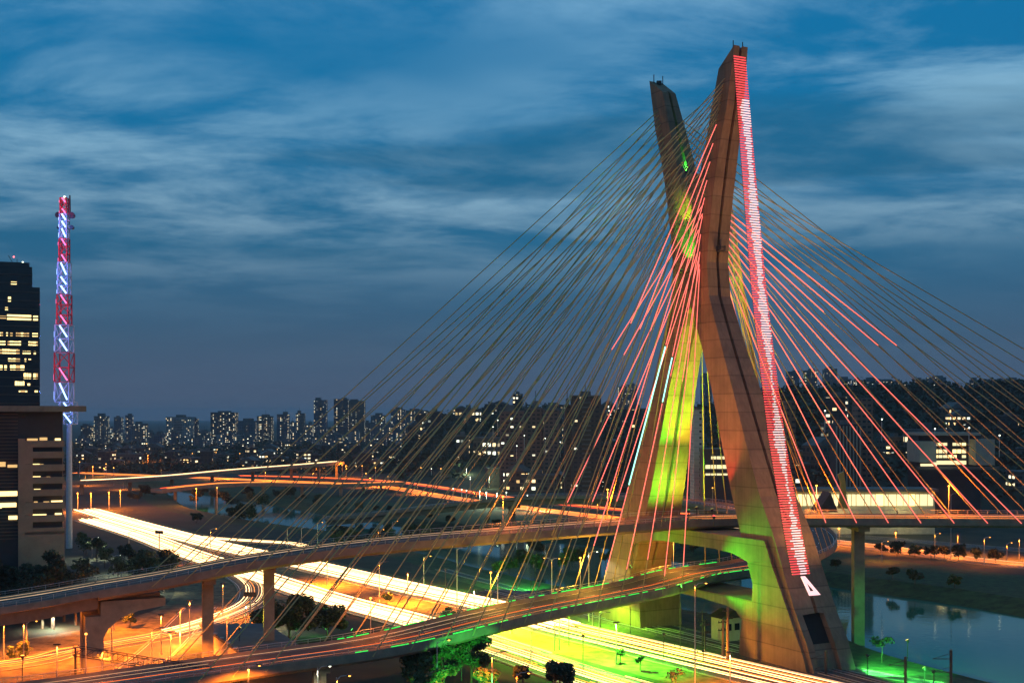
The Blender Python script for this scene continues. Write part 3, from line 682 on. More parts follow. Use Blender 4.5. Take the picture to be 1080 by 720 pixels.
# river bank trees and far scrub: prototypes copied
proto = [tree((0,0,-200), 9, 4.6, 'x', 'x', m='leaf_dark', n=700, leaf=.75, seed=301+i) for i in range(3)] + [tree((0,0,-200), 9, 4.6, 'x', 'x', m='leaf', n=700, leaf=.75, seed=311)]
used = set()
def plant(p, s, label, group, k):
    o = proto[k % 4]
    if k % 4 in used: o = copy_tree(o)
    used.add(k % 4)
    label = ('squat ','tall ','lopsided ','leafy paler ')[k % 4]+label
    o.location = p; o.rotation_euler = (0,0,random.uniform(0,6.28)); o.scale = (s, s, s*random.uniform(.8,1.15)); o['label'] = label; o['group'] = group
    return o
k = 0
for x0, x1, ya, yb, n, lab, grp in ((352,462,566,580,16,'dark tree on the near river bank beyond the upper deck','trees on the near river bank'),
    (525,575,585,607,7,'green-lit tree on the near river bank behind the lower deck','trees behind the lower deck'),
    (590,640,592,606,5,'dark tree at the water by the foot of the far leg','trees by the far leg'),
    (130,330,522,536,18,'dark tree on the bank inside the river bend','trees in the river bend'),
    (205,268,538,552,7,'dark tree at the river bend beyond the bright traffic','trees beyond the bright traffic')):
    for i in range(n):
        plant(Gp(random.uniform(x0,x1), random.uniform(ya,yb)), random.uniform(.5,.9) if x0 > 300 else random.uniform(.6,1.0), lab, grp, k); k += 1
for i in range(44):
    x = random.uniform(300, 1120); y = random.uniform(0, 6)
    # scrub band along the far bank between the water and the marginal road
    q = fc[int(len(fc)*(.15+.55*i/44))]; nrm = fn[int(len(fn)*(.15+.55*i/44))]
    plant(Vector((q.x, q.y, 0))+nrm*random.uniform(5, 24), random.uniform(.3,.65), 'low dark scrub tree on the sloping far river bank', 'scrub on the far river bank', k); k += 1
for x in (930, 946, 965, 982, 996, 1011, 1030, 1050):
    plant(Gp(x, 584+(x-930)*.06+random.uniform(0,3)), .6, 'small roadside tree under the right-hand deck by the orange road', 'roadside trees under the right-hand deck', k); k += 1
# ------------------------------------------------------------------ hills and the dark wooded masses
def hill(name, prof, d0, d1, m):
    "prof: list of (px, ytop) giving the crest as seen from the river; the hill runs from d0 up to d1"
    mb = MB(); rows = 7; n = len(prof); vs = []
    for j in range(rows):
        t = j/(rows-1); d = d0+(d1-d0)*t
        for (x, y) in prof:
            zt = H-(y-YH)*d1/F; z = -1+(zt+1)*(math.sin(t*math.pi/2)); vs.append(((x-540)*d/F, d, z))
    for (x, y) in prof: vs.append(((x-540)*d1*1.6/F, d1*1.6, -2))
    mb.add(vs, [(j*n+i, j*n+i+1, (j+1)*n+i+1, (j+1)*n+i) for j in range(rows) for i in range(n-1)])
    o = mb.build(name, m); tag(o, kind='structure'); return o
hm = mat('wooded hill', (.020, .024, .014), 1, .4, .02, col2=(.035,.04,.02), detail=10)
HR = [(640,474),(700,446),(760,432),(800,421),(840,416),(900,415),(960,413),(1010,415),(1060,411),(1120,412),(1200,410),(1320,415)]
HL = [(425,474),(440,462),(455,452),(470,443),(490,438),(515,436),(560,434),(600,436),(650,440),(700,445),(740,455)]
hill('hill', HR, 700, 1250, hm); hill('hill', HL, 1020, 1600, hm)
def woods(name, pts, n, leaf, size, m, label):
    mb = MB(); rnd = random.Random(5)
    for i in range(n):
        p = pts(rnd); s = size*rnd.uniform(.6, 1.4)
        for j in range(26):
            d = Vector((rnd.gauss(0,.45), rnd.gauss(0,.45), abs(rnd.gauss(.35,.3))))*s; q = p+d
            a = Vector((rnd.gauss(0,1), rnd.gauss(0,1), rnd.gauss(0,.7))).normalized()*leaf; b = Vector((rnd.gauss(0,1), rnd.gauss(0,1), rnd.gauss(0,1))).normalized()*leaf*.7
            mb.add([q-a, q+b, q+a, q-b], [(0,1,2,3)])
    o = mb.build(name, m); tag(o, label, 'woods', kind='stuff'); return o
def interp(prof, x):
    for (a, b), (c, d) in zip(prof, prof[1:]):
        if a <= x <= c: return b+(d-b)*(x-a)/(c-a)
    return prof[-1][1]
def onhill(prof, d0, d1):
    def f(r):
        t = r.random()**.7; x = r.uniform(prof[0][0], prof[-1][0]); d = d0+(d1-d0)*t; zt = H-(interp(prof, x)-YH)*d1/F
        return Vector(((x-540)*d/F, d, -1+(zt+1)*math.sin(t*math.pi/2)))
    return f
woods('woods', onhill(HR, 700, 1250), 1500, 2.2, 9, M['leaf_dark'], 'dark wooded hillside behind the halls on the right')
woods('woods', onhill(HL, 1020, 1600), 1100, 2.2, 9, M['leaf_dark'], 'dark wooded hillside behind the brown apartment blocks')
def flatland(r):
    d = r.uniform(1150, 2300); x = r.uniform(70, 480); return Vector(((x-540)*d/F, d, 0))
woods('woods', flatland, 1500, 2.6, 9, M['leaf_dark'], 'dark tree cover between the far roads and the skyline')

# ------------------------------------------------------------------ buildings
FAC = [facade('grey tower facade', (.14,.15,.17), .12), facade('brown tower facade', (.15,.12,.10), .16), facade('pale tower facade', (.32,.31,.30), .13),
       facade('dark tower facade', (.05,.06,.07), .20, 3.4, 3.2), facade('blue-grey tower facade', (.09,.12,.16), .14, 2.8, 3.0), facade('stairwell tower facade', (.17,.16,.15), .22, 3.2, 3.1)]
def tower(x0, x1, yt, d, fac, label, group, name='apartment_tower', depth=None, cap=None, rz=0, top2=None, cat='tower', zb=-1):
    wd = (x1-x0)*d/F; xc = ((x0+x1)/2-540)*d/F; zt = H-(yt-YH)*d/F; dp = depth or wd*.8
    e = empty(name, (xc, d+dp/2, 0), rz, label=label, cat=cat, group=group)
    b = MB(); b.box(-wd/2, wd/2, -dp/2, dp/2, zb, zt)
    b.build('wall', fac, e)
    r = MB(); r.box(-wd/2-.3, wd/2+.3, -dp/2-.3, dp/2+.3, zt+.002, zt+.9)
    if cap != 'flat':
        f = cap or random.uniform(.3, .55); o_ = random.uniform(-.2, .2)*wd
        r.box(o_-wd*f/2, o_+wd*f/2, -dp*.3, dp*.3, zt+.9, zt+.9+random.uniform(2.5, 5.5))
        if random.random() < .35: r.tube((o_,0,zt+1), (o_,0,zt+random.uniform(9,14)), .25, n=4)
    r.build('roof', M['roof'], e)
    # balcony stacks / recess on the front
    if wd > 14:
        q = MB(); zz = 4
        while zz < zt-3: q.box(-wd*.16, wd*.16, -dp/2-1.3, -dp/2-.01, zz, zz+1.0); zz += 3.1
        q.build('balcony', M['roof'], e)
    return e
SK = [(85,96,449,1,'narrow grey'),(99,112,439,5,'brown lit'),(120,128,440,0,'slim dark'),(132,139,438,4,'slim antenna-topped'),(139,153,447,5,'broad brightly lit'),(154,161,456,1,'short brown'),
 (162,173,457,0,'low grey lit'),(175,200,440,2,'broad pale blank-walled'),(200,208,442,3,'dark slim'),(210,221,455,5,'low bright-windowed'),(222,247,435,3,'broad dark glassy'),(250,269,444,0,'wide grey'),
 (271,286,439,1,'brown mid-height'),(292,304,437,4,'blue-grey'),(306,312,446,0,'thin'),(312,321,436,5,'stairwell-lit'),(331,344,422,4,'tallest slender'),(352,367,421,3,'left block of the tall dark pair'),
 (368,384,423,1,'right block of the tall dark pair'),(391,406,438,0,'grey'),(412,427,432,4,'plain blue-grey'),(428,450,433,5,'wide lit'),(322,330,448,2,'pale short'),(385,391,446,1,'thin brown'),(114,119,452,2,'very thin pale'),(406,412,447,0,'slim low')]
for i, (a, b, y, f, w_) in enumerate(SK):
    nb = ' on the left skyline' if i < 12 else ' on the middle skyline'
    tower(a, b, y, 2300+((i*37) % 7)*90, FAC[f], f'{w_} apartment tower{nb}, number {0}'.replace(', number 0','') , 'apartment towers on the skyline')
rnd = random.Random(3)
for i in range(64):
    x = rnd.uniform(78, 505); wd = rnd.uniform(5, 12); tower(x, x+wd, rnd.uniform(452, 464), rnd.uniform(2450, 3000) if i % 2 else rnd.uniform(1900, 2200), FAC[i % 6], ('grey','brown','pale','dark','blue-grey','stairwell-lit')[i % 6]+' small far apartment block low on the hazy skyline left of the bridge', 'small far blocks of the skyline', cat='building', name='apartment_block')
SR = [(831,843,392,4,'squat'),(849,862,391,1,'brown square-topped'),(870,883,389,0,'tallest grey'),(884,898,400,4,'stepped'),(901,912,401,3,'dark'),(914,929,400,4,'blue-grey'),(930,948,402,5,'wide low'),
 (967,976,400,1,'slim lit'),(981,998,398,0,'spire-topped'),(1025,1034,401,4,'small blue-grey'),(1038,1047,402,0,'small grey'),(1051,1061,401,5,'small lit'),(1062,1074,400,3,'broad dark'),(652,661,408,1,'red-beacon'),(662,672,406,0,'grey twin'),(740,751,396,4,'lone slender'),(950,962,405,0,'flat low')]
for i, (a, b, y, f, w_) in enumerate(SR):
    where = ' above the wooded hill on the right' if a > 800 else ' seen between the stays beside the far leg' if a < 700 else ' seen between the two legs'
    tower(a, b, y, 2600, FAC[f], f'{w_} apartment tower{where}', 'apartment towers above the hill')
# brown apartment blocks on the left-hand hill
fb = facade('brown block facade', (.16,.11,.085), .05, 3.4, 3.0); fb2 = facade('dark slab facade', (.07,.055,.05), .04, 3.6, 3.1)
for a, b, y, d, lab in ((527,553,434,900,'brown apartment slab, left part of the wide brown row on the hill'),(554,572,431,905,'brown apartment slab with a raised roof in the middle of the wide row'),(573,590,433,900,'brown apartment slab at the right end of the wide brown row'),
    (603,634,418,820,'tall dark brown apartment block standing apart, left of the pink stays'),(596,603,428,825,'narrow stair tower attached to the tall dark brown block')):
    tower(a, b, y, d, fb if a < 595 else fb2, lab, 'brown apartment blocks on the hill', cap=.35, depth=18)
tower(732, 743, 432, 620, facade('cream slab facade', (.50,.45,.36), .05, 4, 3.2, win=(.3,.35)), 'pale slender apartment slab seen between the two tower legs', 'mid-distance buildings', cap='flat', depth=14)
tower(905, 921, 421, 700, facade('plain brown facade', (.17,.12,.09), .0), 'plain windowless brown tower behind the right-hand stays', 'mid-distance buildings', cap='flat', depth=12)
tower(830, 839, 424, 640, facade('brown narrow facade', (.13,.10,.07), .06), 'narrow dark brown tower just right of the near leg', 'mid-distance buildings', cap='flat', depth=10)
# striped office with vertical fins
e = empty('office_block', Pd(894, 487, 690)*1, label='small office block with white vertical fins left of the brown tower', cat='office building'); e.location.z = 0
b = MB(); b.box(-7,7,-1,12,0,H-(447-YH)*690/F); b.build('wall', M['dark_wall'], e)
for i in range(8):
    f = MB(); f.box(-6.9+i*1.9,-6.2+i*1.9,-1.6,-1.01,0,H-(449-YH)*690/F); f.build('fin', M['white_wall'], e)
# museum-like hall with two pale cubes and a lit glass middle
hd = 640; e = empty('exhibition_hall', ((1006-540)*hd/F, hd, 0), label='lit hall with two pale cube wings and a flat roof on the right bank', cat='hall'); s_ = hd/F
zt = lambda y, d=hd: H-(y-YH)*d/F
b = MB(); b.box(-33*s_*1.0+0, 33*s_, 6, 24, -1, zt(459)); b.build('wall', M['dark_wall'], e)
b = MB(); b.box(-33*s_-1, 27*s_, -2, 24.5, zt(459)+.002, zt(456)); b.build('roof', M['white_wall'], e)
for x0, x1, y0, y1 in ((-39,-21,465,487),(20,40,463,490)):
    b = MB(); b.box(x0*s_, x1*s_, -4, 16, zt(y1), zt(y0)); b.build('wing', M['white_wall'], e)
rnd = random.Random(9)
for row, (y0, y1) in enumerate(((467,470),(474,478),(480,483))):
    for c in range(7):
        x = -17+c*5.0
        if rnd.random() < .8: b = MB(); b.box(x*s_, (x+3.9)*s_, 5.5, 5.98, zt(y1), zt(y0)); b.build('window', M['e_hall' if rnd.random() < .6 else 'e_win'], e)
b = MB(); b.box(-18*s_, 17*s_, 5.2, 5.99, zt(490), zt(486)); b.build('window', M['e_hall'], e)
b = MB(); b.box(-38*s_, -21*s_, -4.4, -4.01, zt(491), zt(488.5)); b.build('window', M['e_hall'], e)
b = MB(); b.box(-43*s_, 41*s_, -9, -4.5, zt(494), zt(491.5)); b.build('terrace', M['brown_wall'], e)
point_light('terrace_lamp', Vector((-22*s_, -16, zt(484)))+e.location, 700, (.9, 1, .5), e, .6)
# long low lit hall behind the right-hand deck
hd = 560; s_ = hd/F; e = empty('market_hall', ((910-540)*hd/F, hd, 0), label='long low building with a bright strip of windows just above the right-hand deck', cat='hall')
z_ = lambda y: H-(y-YH)*hd/F
b = MB(); b.box(-78*s_, 76*s_, 0, 14, -1, z_(518)); b.build('wall', M['cream'], e)
b = MB(); b.box(-80*s_, 78*s_, -2.5, 15, z_(518)+.002, z_(515)); b.build('roof', M['roof'], e)
x = -76
while x < 72:
    w_ = rnd.uniform(4, 9); b = MB(); b.box(x*s_, (x+w_-1.0)*s_, -.35, -.01, z_(533), z_(521)); b.build('window', M['e_hall' if rnd.random() < .75 else 'e_win'], e); x += w_
point_light('eaves_lamp', Vector((-30*s_, -8, 10))+e.location, 2500, (1, .9, .45), e, .6)
point_light('eaves_lamp', Vector((40*s_, -8, 10))+e.location, 2000, (1, .9, .45), e, .6)
# curved fin with its gold lighting put into the colour, dark gable beside it
fin = MB(); d_ = 470; pr = [(884,500),(890,497),(892,510),(893,524),(896,536),(884,536),(886,524),(887,510)]
fin.prism([((x-540)*d_/F, H-(y-YH)*d_/F) for x, y in pr], lambda p, t: Vector((p[0], d_+t, p[1])), 0, 1.5)
fo = fin.build('curved_fin', mat('golden fin paint', (.5,.30,.06), .6, .1, .5)); tag(fo, 'golden curved upright fin standing in front of the low lit building', 'sculpture')
gb = MB(); d_ = 480; gb.prism([((x-540)*d_/F, H-(y-YH)*d_/F) for x, y in ((862,540),(873,524),(876,519),(884,540))], lambda p, t: Vector((p[0], d_+t, p[1])), 0, 12)
go = gb.build('gabled_shed', M['tank']); tag(go, 'dark steep-roofed shed in front of the low lit building', 'shed')
# lit low office seen between the legs
hd = 600; s_ = hd/F; z_ = lambda y: H-(y-YH)*hd/F
e = empty('office_block', ((762-540)*hd/F, hd, 0), label='low office with rows of lit white windows between the two tower legs', cat='office building')
b = MB(); b.box(-20*s_, 20*s_, 0, 12, -1, z_(474)); b.build('wall', M['dark_wall'], e)
b = MB(); b.box(-20*s_-.4, 20*s_+.4, -.4, 12.4, z_(474)+.002, z_(472.5)); b.build('roof', M['roof'], e)
for y0, y1 in ((481,484),(490,494),(499,501)):
    for c in range(6):
        if rnd.random() < .85: b = MB(); b.box((-18+c*6)*s_, (-18+c*6+5.2)*s_, -.3, -.01, z_(y1), z_(y0)); b.build('window', M['e_hall'], e)
# small houses and blocks spread under the hills: lit windows everywhere
fh = [facade('small house facade', (.10,.08,.06), .26, 3.2, 3.0, st=2.6, wcol=(1,.6,.22)), facade('shop facade', (.12,.11,.09), .30, 3.6, 3.2, st=2.4, wcol=(1,.7,.3)), facade('dark house facade', (.05,.045,.04), .16, 3.4, 3.0, st=2.4)]
areas = (((85,300),(474,497),1200,60,'small dark building with lit windows in the district under the left skyline','district under the left skyline'),
         ((300,520),(462,497),900,52,'small building with lit windows at the foot of the left hill','buildings at the foot of the left hill'),
         ((520,660),(498,520),760,26,'low building with lit windows below the brown blocks','buildings below the brown blocks'),
         ((840,960),(486,512),640,16,'low dim building behind the long bright hall','buildings behind the long bright hall'),
         ((720,775),(508,524),600,6,'low building between the tower legs behind the far road','buildings between the tower legs'))
hp = []
for i in range(3):
    e = empty('small_building', (0,0,0), label='x', cat='building', group='x'); b = MB(); w_, dp, h_ = ((14,10,9),(22,12,7),(11,10,13))[i]
    b.box(-w_/2,w_/2,-dp/2,dp/2,-2,h_); b.build('wall', fh[i], e); b = MB()
    if i == 0: b.prism([(-w_/2-.5,h_+.002),(w_/2+.5,h_+.002),(0,h_+3)], lambda p, t: Vector((p[0], t, p[1])), -dp/2-.5, dp/2+.5)
    else: b.box(-w_/2-.4,w_/2+.4,-dp/2-.4,dp/2+.4,h_+.002,h_+.7); b.box(-2,2,-2,2,h_+.7,h_+2.6)
    b.build('roof', M['roof'], e); hp.append(e)
uh = set()
hs = random.Random(77)
for prof, d0, d1, n, lab, grp in ((HL, 1020, 1600, 40, 'small building with lit windows among the trees on the left hill', 'buildings on the left hill'), (HR, 700, 1250, 18, 'small building with lit windows on the lower slope of the right-hand hill', 'buildings on the right-hand hill')):
    f = onhill(prof, d0, d1)
    for i in range(n):
        p = f(hs)
        while p.x/p.y*F+540 > (720 if prof is HL else 1100) or (prof is HR and (p.y > 980 or p.x/p.y*F+540 < 760)): p = f(hs)
        k = i % 3; o = hp[k]
        if k in uh: o = copy_tree(o)
        uh.add(k); o.location = p; o.rotation_euler = (0,0,hs.uniform(-.5,.5)); o['label'] = ('gabled ','wide flat-roofed ','upright flat-roofed ')[k]+lab; o['group'] = grp; sc = hs.uniform(.8, 1.5); o.scale = (sc,sc,sc*hs.uniform(.9,1.8))
for (xa, xb), (ya, yb), dm, n, lab, grp in areas:
    for i in range(n):
        x = random.uniform(xa, xb); y = random.uniform(ya, yb); p = Gp(x, y) if (y-YH)*1 > 30 else Gp(x, y)
        k = i % 3; o = hp[k]
        if k in uh: o = copy_tree(o)
        uh.add(k); o.location = p; o.rotation_euler = (0,0,random.uniform(-.5,.5)); o['label'] = ('gabled ','wide flat-roofed ','upright flat-roofed ')[k]+lab; o['group'] = grp; s = random.uniform(.8, 1.3); o.scale = (s,s,s*random.uniform(.8,1.4))

# ------------------------------------------------------------------ left foreground: offices and the mast
def lit_windows(e, rows, z_of, s_, y, m1='e_win', name='window', th=.12):
    for (x0, x1, y0, y1, mm) in rows:
        b = MB(); b.box(x0*s_, x1*s_, y-th, y-.004, z_of(y1), z_of(y0)); b.build(name, M[mm], e)
def shift_mesh(e, dx, sx):
    "slide every part so that the building's right-hand front corner is its base point, and trim the width for its turn"
    for ch in [o for o in bpy.data.objects if o.parent == e]:
        for v in ch.data.vertices: v.co.x = (v.co.x+dx)*sx
# dark glass tower, px 0..42, top 275
hd = 430; s_ = hd/F; z_ = lambda y: H-(y-YH)*hd/F; xo = (42-540)*s_
e = empty('office_tower', (xo, hd, 0), R(21), label='tall dark glass office tower with yellow-lit floors at the left edge', cat='office building')
b = MB(); b.box(-40*s_, 34*s_, 0, 26, -1, z_(282)); b.box(33.99*s_, 42*s_, .5, 26, -1, z_(303)); b.build('glass_wall', M['glass'], e)
b = MB(); 
for y in list(range(290, 440, 9)) : b.box(-40*s_-.1, 34*s_+.12, -.16, -.01, z_(y)-.35, z_(y)+.15); 
for y in list(range(308, 440, 9)) : b.box(34*s_+.13, 42*s_+.1, .34, .49, z_(y)-.35, z_(y)+.15)
b.build('spandrel', M['dark_wall'], e)
b = MB(); b.box(-40*s_, 31*s_, 3, 22, z_(282)+.002, z_(276.5)); b.tube((18*s_,6,z_(277)), (18*s_,6,z_(272)), .1, n=4); b.tube((14*s_,6,z_(277)), (9*s_,5,z_(269)), .12, n=4); b.build('roof', M['dark_wall'], e)
b = MB(); b.ball((14.5*s_,5.8,z_(270)), .25); b.build('beacon', M['e_redlamp'], e); b = MB(); b.ball((24*s_,5,z_(276)+.1), .35); b.build('roof_lamp', M['e_lampw'], e)
rows = [(12,18,298,301,'e_win'),(9,12,314,319,'e_win'),(6,9,325,328,'e_win'),(0,7,334,337,'e_win2'),(8,33,332.5,338,'e_win'),(35,40,333,338,'e_win')]
rr_ = random.Random(4)
for y0, y1, xa, xb, pr in ((351,355,0,40,.8),(360,364.5,0,40,.7),(368.5,373.5,0,21,1),(370,373.5,24,38,1),(378,381.5,9,28,.8),(378,381,30,38,.8),(385,390.5,0,3.5,1),(385,390.5,5,8,1),(385,390.5,11,26,1),(393.5,399.5,25,40,1),(402,408,16,26,.9),(404,408,29,32,1),(411.5,413.5,20,29,1),(411.5,413.5,32,40,1)):
    x = xa
    while x < xb-.5:
        w_ = min(rr_.choice((2,3,4.5)), xb-x)
        if rr_.random() < pr: rows.append((x+.15, x+w_-.15, y0+rr_.uniform(0,.5), y1, rr_.choice(('e_win','e_win','e_win2'))))
        x += w_
rows = [r for r in rows if not (r[0] < 34 < r[1])]
lit_windows(e, [r for r in rows if r[1] <= 34], z_, s_, -.01, th=.10)
lit_windows(e, [r for r in rows if r[0] >= 34], z_, s_, .49, th=.10)
shift_mesh(e, -42*s_, .94)
# nearer office: canopy slab px 0..90 y 428..434, louvred block and brick front
hd = 330; s_ = hd/F; z_ = lambda y: H-(y-YH)*hd/F
e = empty('office_building', ((68-540)*s_, hd, 0), R(20), label='lower office block with a projecting concrete roof slab and louvred side at the left edge', cat='office building')
b = MB(); b.box(-60*s_, 91*s_, -3, 24, z_(433.5), z_(428)); b.box(-60*s_, 91*s_, -3.1, -2.7, z_(434), z_(431)); b.build('roof_slab', M['concrete2'], e)
b = MB(); b.box(-60*s_, 66*s_, 0, 22, -1, z_(433.6)); b.build('wall', M['dark_wall'], e)
b = MB()
for y in [436+i*3.6 for i in range(37)]: b.box(-60*s_, 19.5*s_, -.45, -.01, z_(y)-.22, z_(y))
b.build('louvre', M['brown_wall'], e)
b = MB(); fy = [463,474.5,488,501,514,527.5,541,554,566]
b.box(20*s_, 68*s_, -1.6, -.02, -1, z_(559)); b.box(20*s_, 27*s_, -1.6, -.02, z_(559), z_(462))
for y in fy[:-1]: b.box(27.01*s_, 68*s_, -1.6, -.02, z_(y+8.0), z_(y+1.2))
for y in fy[:-1]: b.box(27.01*s_, 35*s_, -1.59, -.03, z_(y+14.2), z_(y+8.01))
b.build('front_wall', mat('brown brick front', (.26,.19,.14), .85, .15, .3), e)
rows = [(35,42,488+.5,491.5,'e_win'),(42.5,46,488.8,491.2,'e_win2'),(35,43,501.5,504.8,'e_win'),(49,53,502,504.5,'e_win2'),(36,43,514.8,518,'e_win'),(36,40,527.8,530,'e_win2'),(46,52,528,530.5,'e_win2'),(54,66,527.3,532,'e_win'),
 (35,49,541.2,545.8,'e_win'),(58,65,540.5,544.5,'e_win'),(29,40,462,465.5,'e_win2'),(42,50,461,464,'e_win2'),(58,64,462,466,'e_win')]
rows = [(a, b_, c, d, m_) for a, b_, c, d, m_ in rows]
for (a, b_, c, d, m_) in rows:
    q = MB(); q.box(a*s_, b_*s_, -.5 if c > 466 else -.3, -.05, z_(d), z_(c)); q.build('window', M[m_], e)
for (a, b_, c, d, m_) in ((0,19,516.5,521.5,'e_win'),(0,18,528.5,533,'e_win'),(10,19,542,546,'e_win'),(0,7,486,491,'e_win2'),(9,19,489,492,'e_win2'),(-8,3,530,534,'e_win')):
    q = MB(); q.box(a*s_, b_*s_, -.60, -.46, z_(d), z_(c)); q.build('window', M[m_], e)
shift_mesh(e, -68*s_, .94)
# red, white and blue lit lattice mast on a white pole
d_ = 500; s_ = d_/F; bx = (71-540)*s_; z_ = lambda y: H-(y-YH)*d_/F
e = empty('telecom_mast', (bx, d_, 0), label='slender red and white lattice mast lit blue and rose beside the office tower', cat='mast')
b = MB(); b.tube((2*s_,0,-1), (2*s_,0,z_(447)), 3.2*s_, 2.8*s_, 14); b.build('pole', M['white_paint'], e, smooth=False)
secs = [(447,424,8.5,'white_paint','e_blue'),(424,403,9,'white_paint','e_blue'),(403,372,9.3,'red_paint','e_rose'),(372,343,8.8,'white_paint','e_blue'),(343,311,7,'red_paint','e_rose'),(311,292,6.3,'white_paint','e_blue'),(292,277,6.3,'white_paint','e_blue'),(277,252,5,'red_paint','e_rose'),(252,241,4.6,'white_paint','e_blue'),(241,226,4.6,'white_paint','e_blue'),(226,209,4,'red_paint','e_rose')]
for yb, yt, hw, mm, em in secs:
    z0, z1 = z_(yb), z_(yt); w_ = hw*s_*.82; cx = (-3.2 if yb < 440 else 1)*s_; q = MB(); li = MB(); cs = [(-w_,-w_),(w_,-w_),(w_,w_),(-w_,w_)]
    nb = max(1, round((z1-z0)/(w_*2.0)))
    for (x, y) in cs: q.tube((cx+x,y,z0), (cx+x,y,z1), .32, n=5)
    for j in range(nb+1):
        z = z0+(z1-z0)*j/nb
        for (a, c), (a2, c2) in zip(cs, cs[1:]+cs[:1]):
            q.tube((cx+a,c,z), (cx+a2,c2,z), .16, n=4)
            if j < nb: zz = z0+(z1-z0)*(j+1)/nb; q.tube((cx+a,c,z), (cx+a2,c2,zz), .2, n=4)
    q.build('lattice_section', M[mm], e)
    for j in range(nb):
        z = z0+(z1-z0)*(j+.12)/nb; zz = z0+(z1-z0)*(j+.95)/nb
        if em == 'e_blue' or j % 2 == 0:
            li.tube((cx+w_*.8,-w_-.25,z), (cx-w_*.3,-w_-.25,zz), .34 if em == 'e_blue' else .26, n=4)
            li.tube((cx-w_-.2,-w_*.9,z), (cx-w_-.2,-w_*.9,z+(zz-z)*.5), .28, n=4)
    if li.v: li.build('strip_light', M[em], e)
    point_light('mast_lamp', (bx+cx, d_-w_-6, (z0+z1)/2), 1800 if em == 'e_blue' else 1400, (.12,.25,1) if em == 'e_blue' else (1,.08,.25), e, .5)
for (x, y, r) in ((62,227,3.3),(76,227.5,3.6),(62.5,240,2),(76,240,2.4)):
    q = MB(); q.tube(((x-71)*s_,-.8,z_(y)), ((x-71)*s_,.8,z_(y)), r*s_, r*s_*.8, 14); q.build('dish_antenna', M['dark_metal'], e)
q = MB(); q.tube((2.6*s_,0,z_(226)), (2.6*s_,0,z_(206)), .45, .3, 5); q.build('antenna', M['dark_metal'], e)
q = MB(); q.ball((-3*s_,0,z_(208)), .5); q.build('beacon', M['e_lampw'], e)
# ------------------------------------------------------------------ shed, booth, site things
s0 = [Gp(210,662), Gp(247,694), Gp(300,700), Gp(290,668)]
e0 = Gp(212,676); e = empty('flat_roofed_shed', e0, label='wide low shed with flat grey roof and orange-lit side between the two decks', cat='shed')
c = [Gp(x, y, 5)-e0 for x, y in ((210,657),(256,689),(322,684),(282,657))]; zt = c[0].z
low_ = [Vector((p.x, p.y, -.2)) for p in c]
ins = lambda t: [(p*.94+sum(c, Vector())/4*.06) for p in c]
b = MB(); i_ = ins(0); b.loft([[Vector((p.x,p.y,-.2)) for p in i_], [Vector((p.x,p.y,4.4)) for p in i_]]); b.build('wall', M['cream'], e)
b = MB(); b.loft([[Vector((p.x,p.y,4.402)) for p in c], [Vector((p.x,p.y,5.0)) for p in c]]); b.build('roof', M['roof'], e)
for t in (.1,.25,.4,.55,.7,.85): b = MB(); p = c[0].lerp(c[1], t); b.box(p.x-.4, p.x+.4, p.y-.4, p.y+.4, 5.002, 5.35); b.build('roof_vent', M['metal'], e)
point_light('shed_lamp', e0+Vector((-4,-6,2.5)), 9000, SOD, e, .3)
# booth by the river under the tower
p = Gp(768,674); e = empty('pump_house', p+Vector((0,0,0)), R(28), label='small cream house with a dark roof under the lower crossbeam by the river', cat='house')
b = MB(); b.box(-3.4,3.4,-2.2,2.2,-.5,5.6); b.build('wall', M['cream'], e)
b = MB(); b.prism([(-4,5.602),(4,5.602),(0,7.4)], lambda q, t: Vector((q[0], t, q[1])), -2.7, 2.7); b.build('roof', M['tank'], e)
for x in (-2.2, .2): b = MB(); b.box(x, x+1.4, -2.3, -2.205, 2.6, 4.2); b.build('window', M['glass'], e)
# ------------------------------------------------------------------ lamps, poles
mast_list = []
def lamp(pxx, yt, yb, label, group='street lamps along the highways', lit=True, power=0, col=SOD, arms=1, big=1.0, zb=0, kind='street_lamp', hr=.22, m=None):
    p = Gp(pxx, yb, zb); h = max(4, (yb-yt)*p.y/F); e = empty(kind, p, random.uniform(-.5,.5), label=label, cat='street lamp', group=group)
    b = MB(); b.tube((0,0,-.5), (0,0,h-.3), .17*big, .10*big, 6); b.build('pole', M['metal'], e)
    for a in ([0] if arms == 1 else [0, math.pi]):
        dx = math.cos(a); b = MB(); b.pipe([(0,0,h-.8), (dx*.7,0,h-.1), (dx*1.9,0,h)], .07*big, 5); b.build('arm', M['metal'], e)
        b = MB(); b.box(min(dx*1.7,dx*2.7), max(dx*1.7,dx*2.7), -.22, .22, h-.02, h+.16); hd_ = b.build('lamp_head', M['dark_metal'], e)
        if lit: b = MB(); b.ball((dx*2.2,0,h-.12), hr, 8, 5, .6); b.build('bulb', M[m or ('e_lamp' if col == SOD else 'e_lampw')], hd_)
    if power: point_light('lamp_light', p+Vector((0,0,h-.8)), power*1.5, col, e, .4, 155, p+Vector((0,0,-5)), .35)
    return e
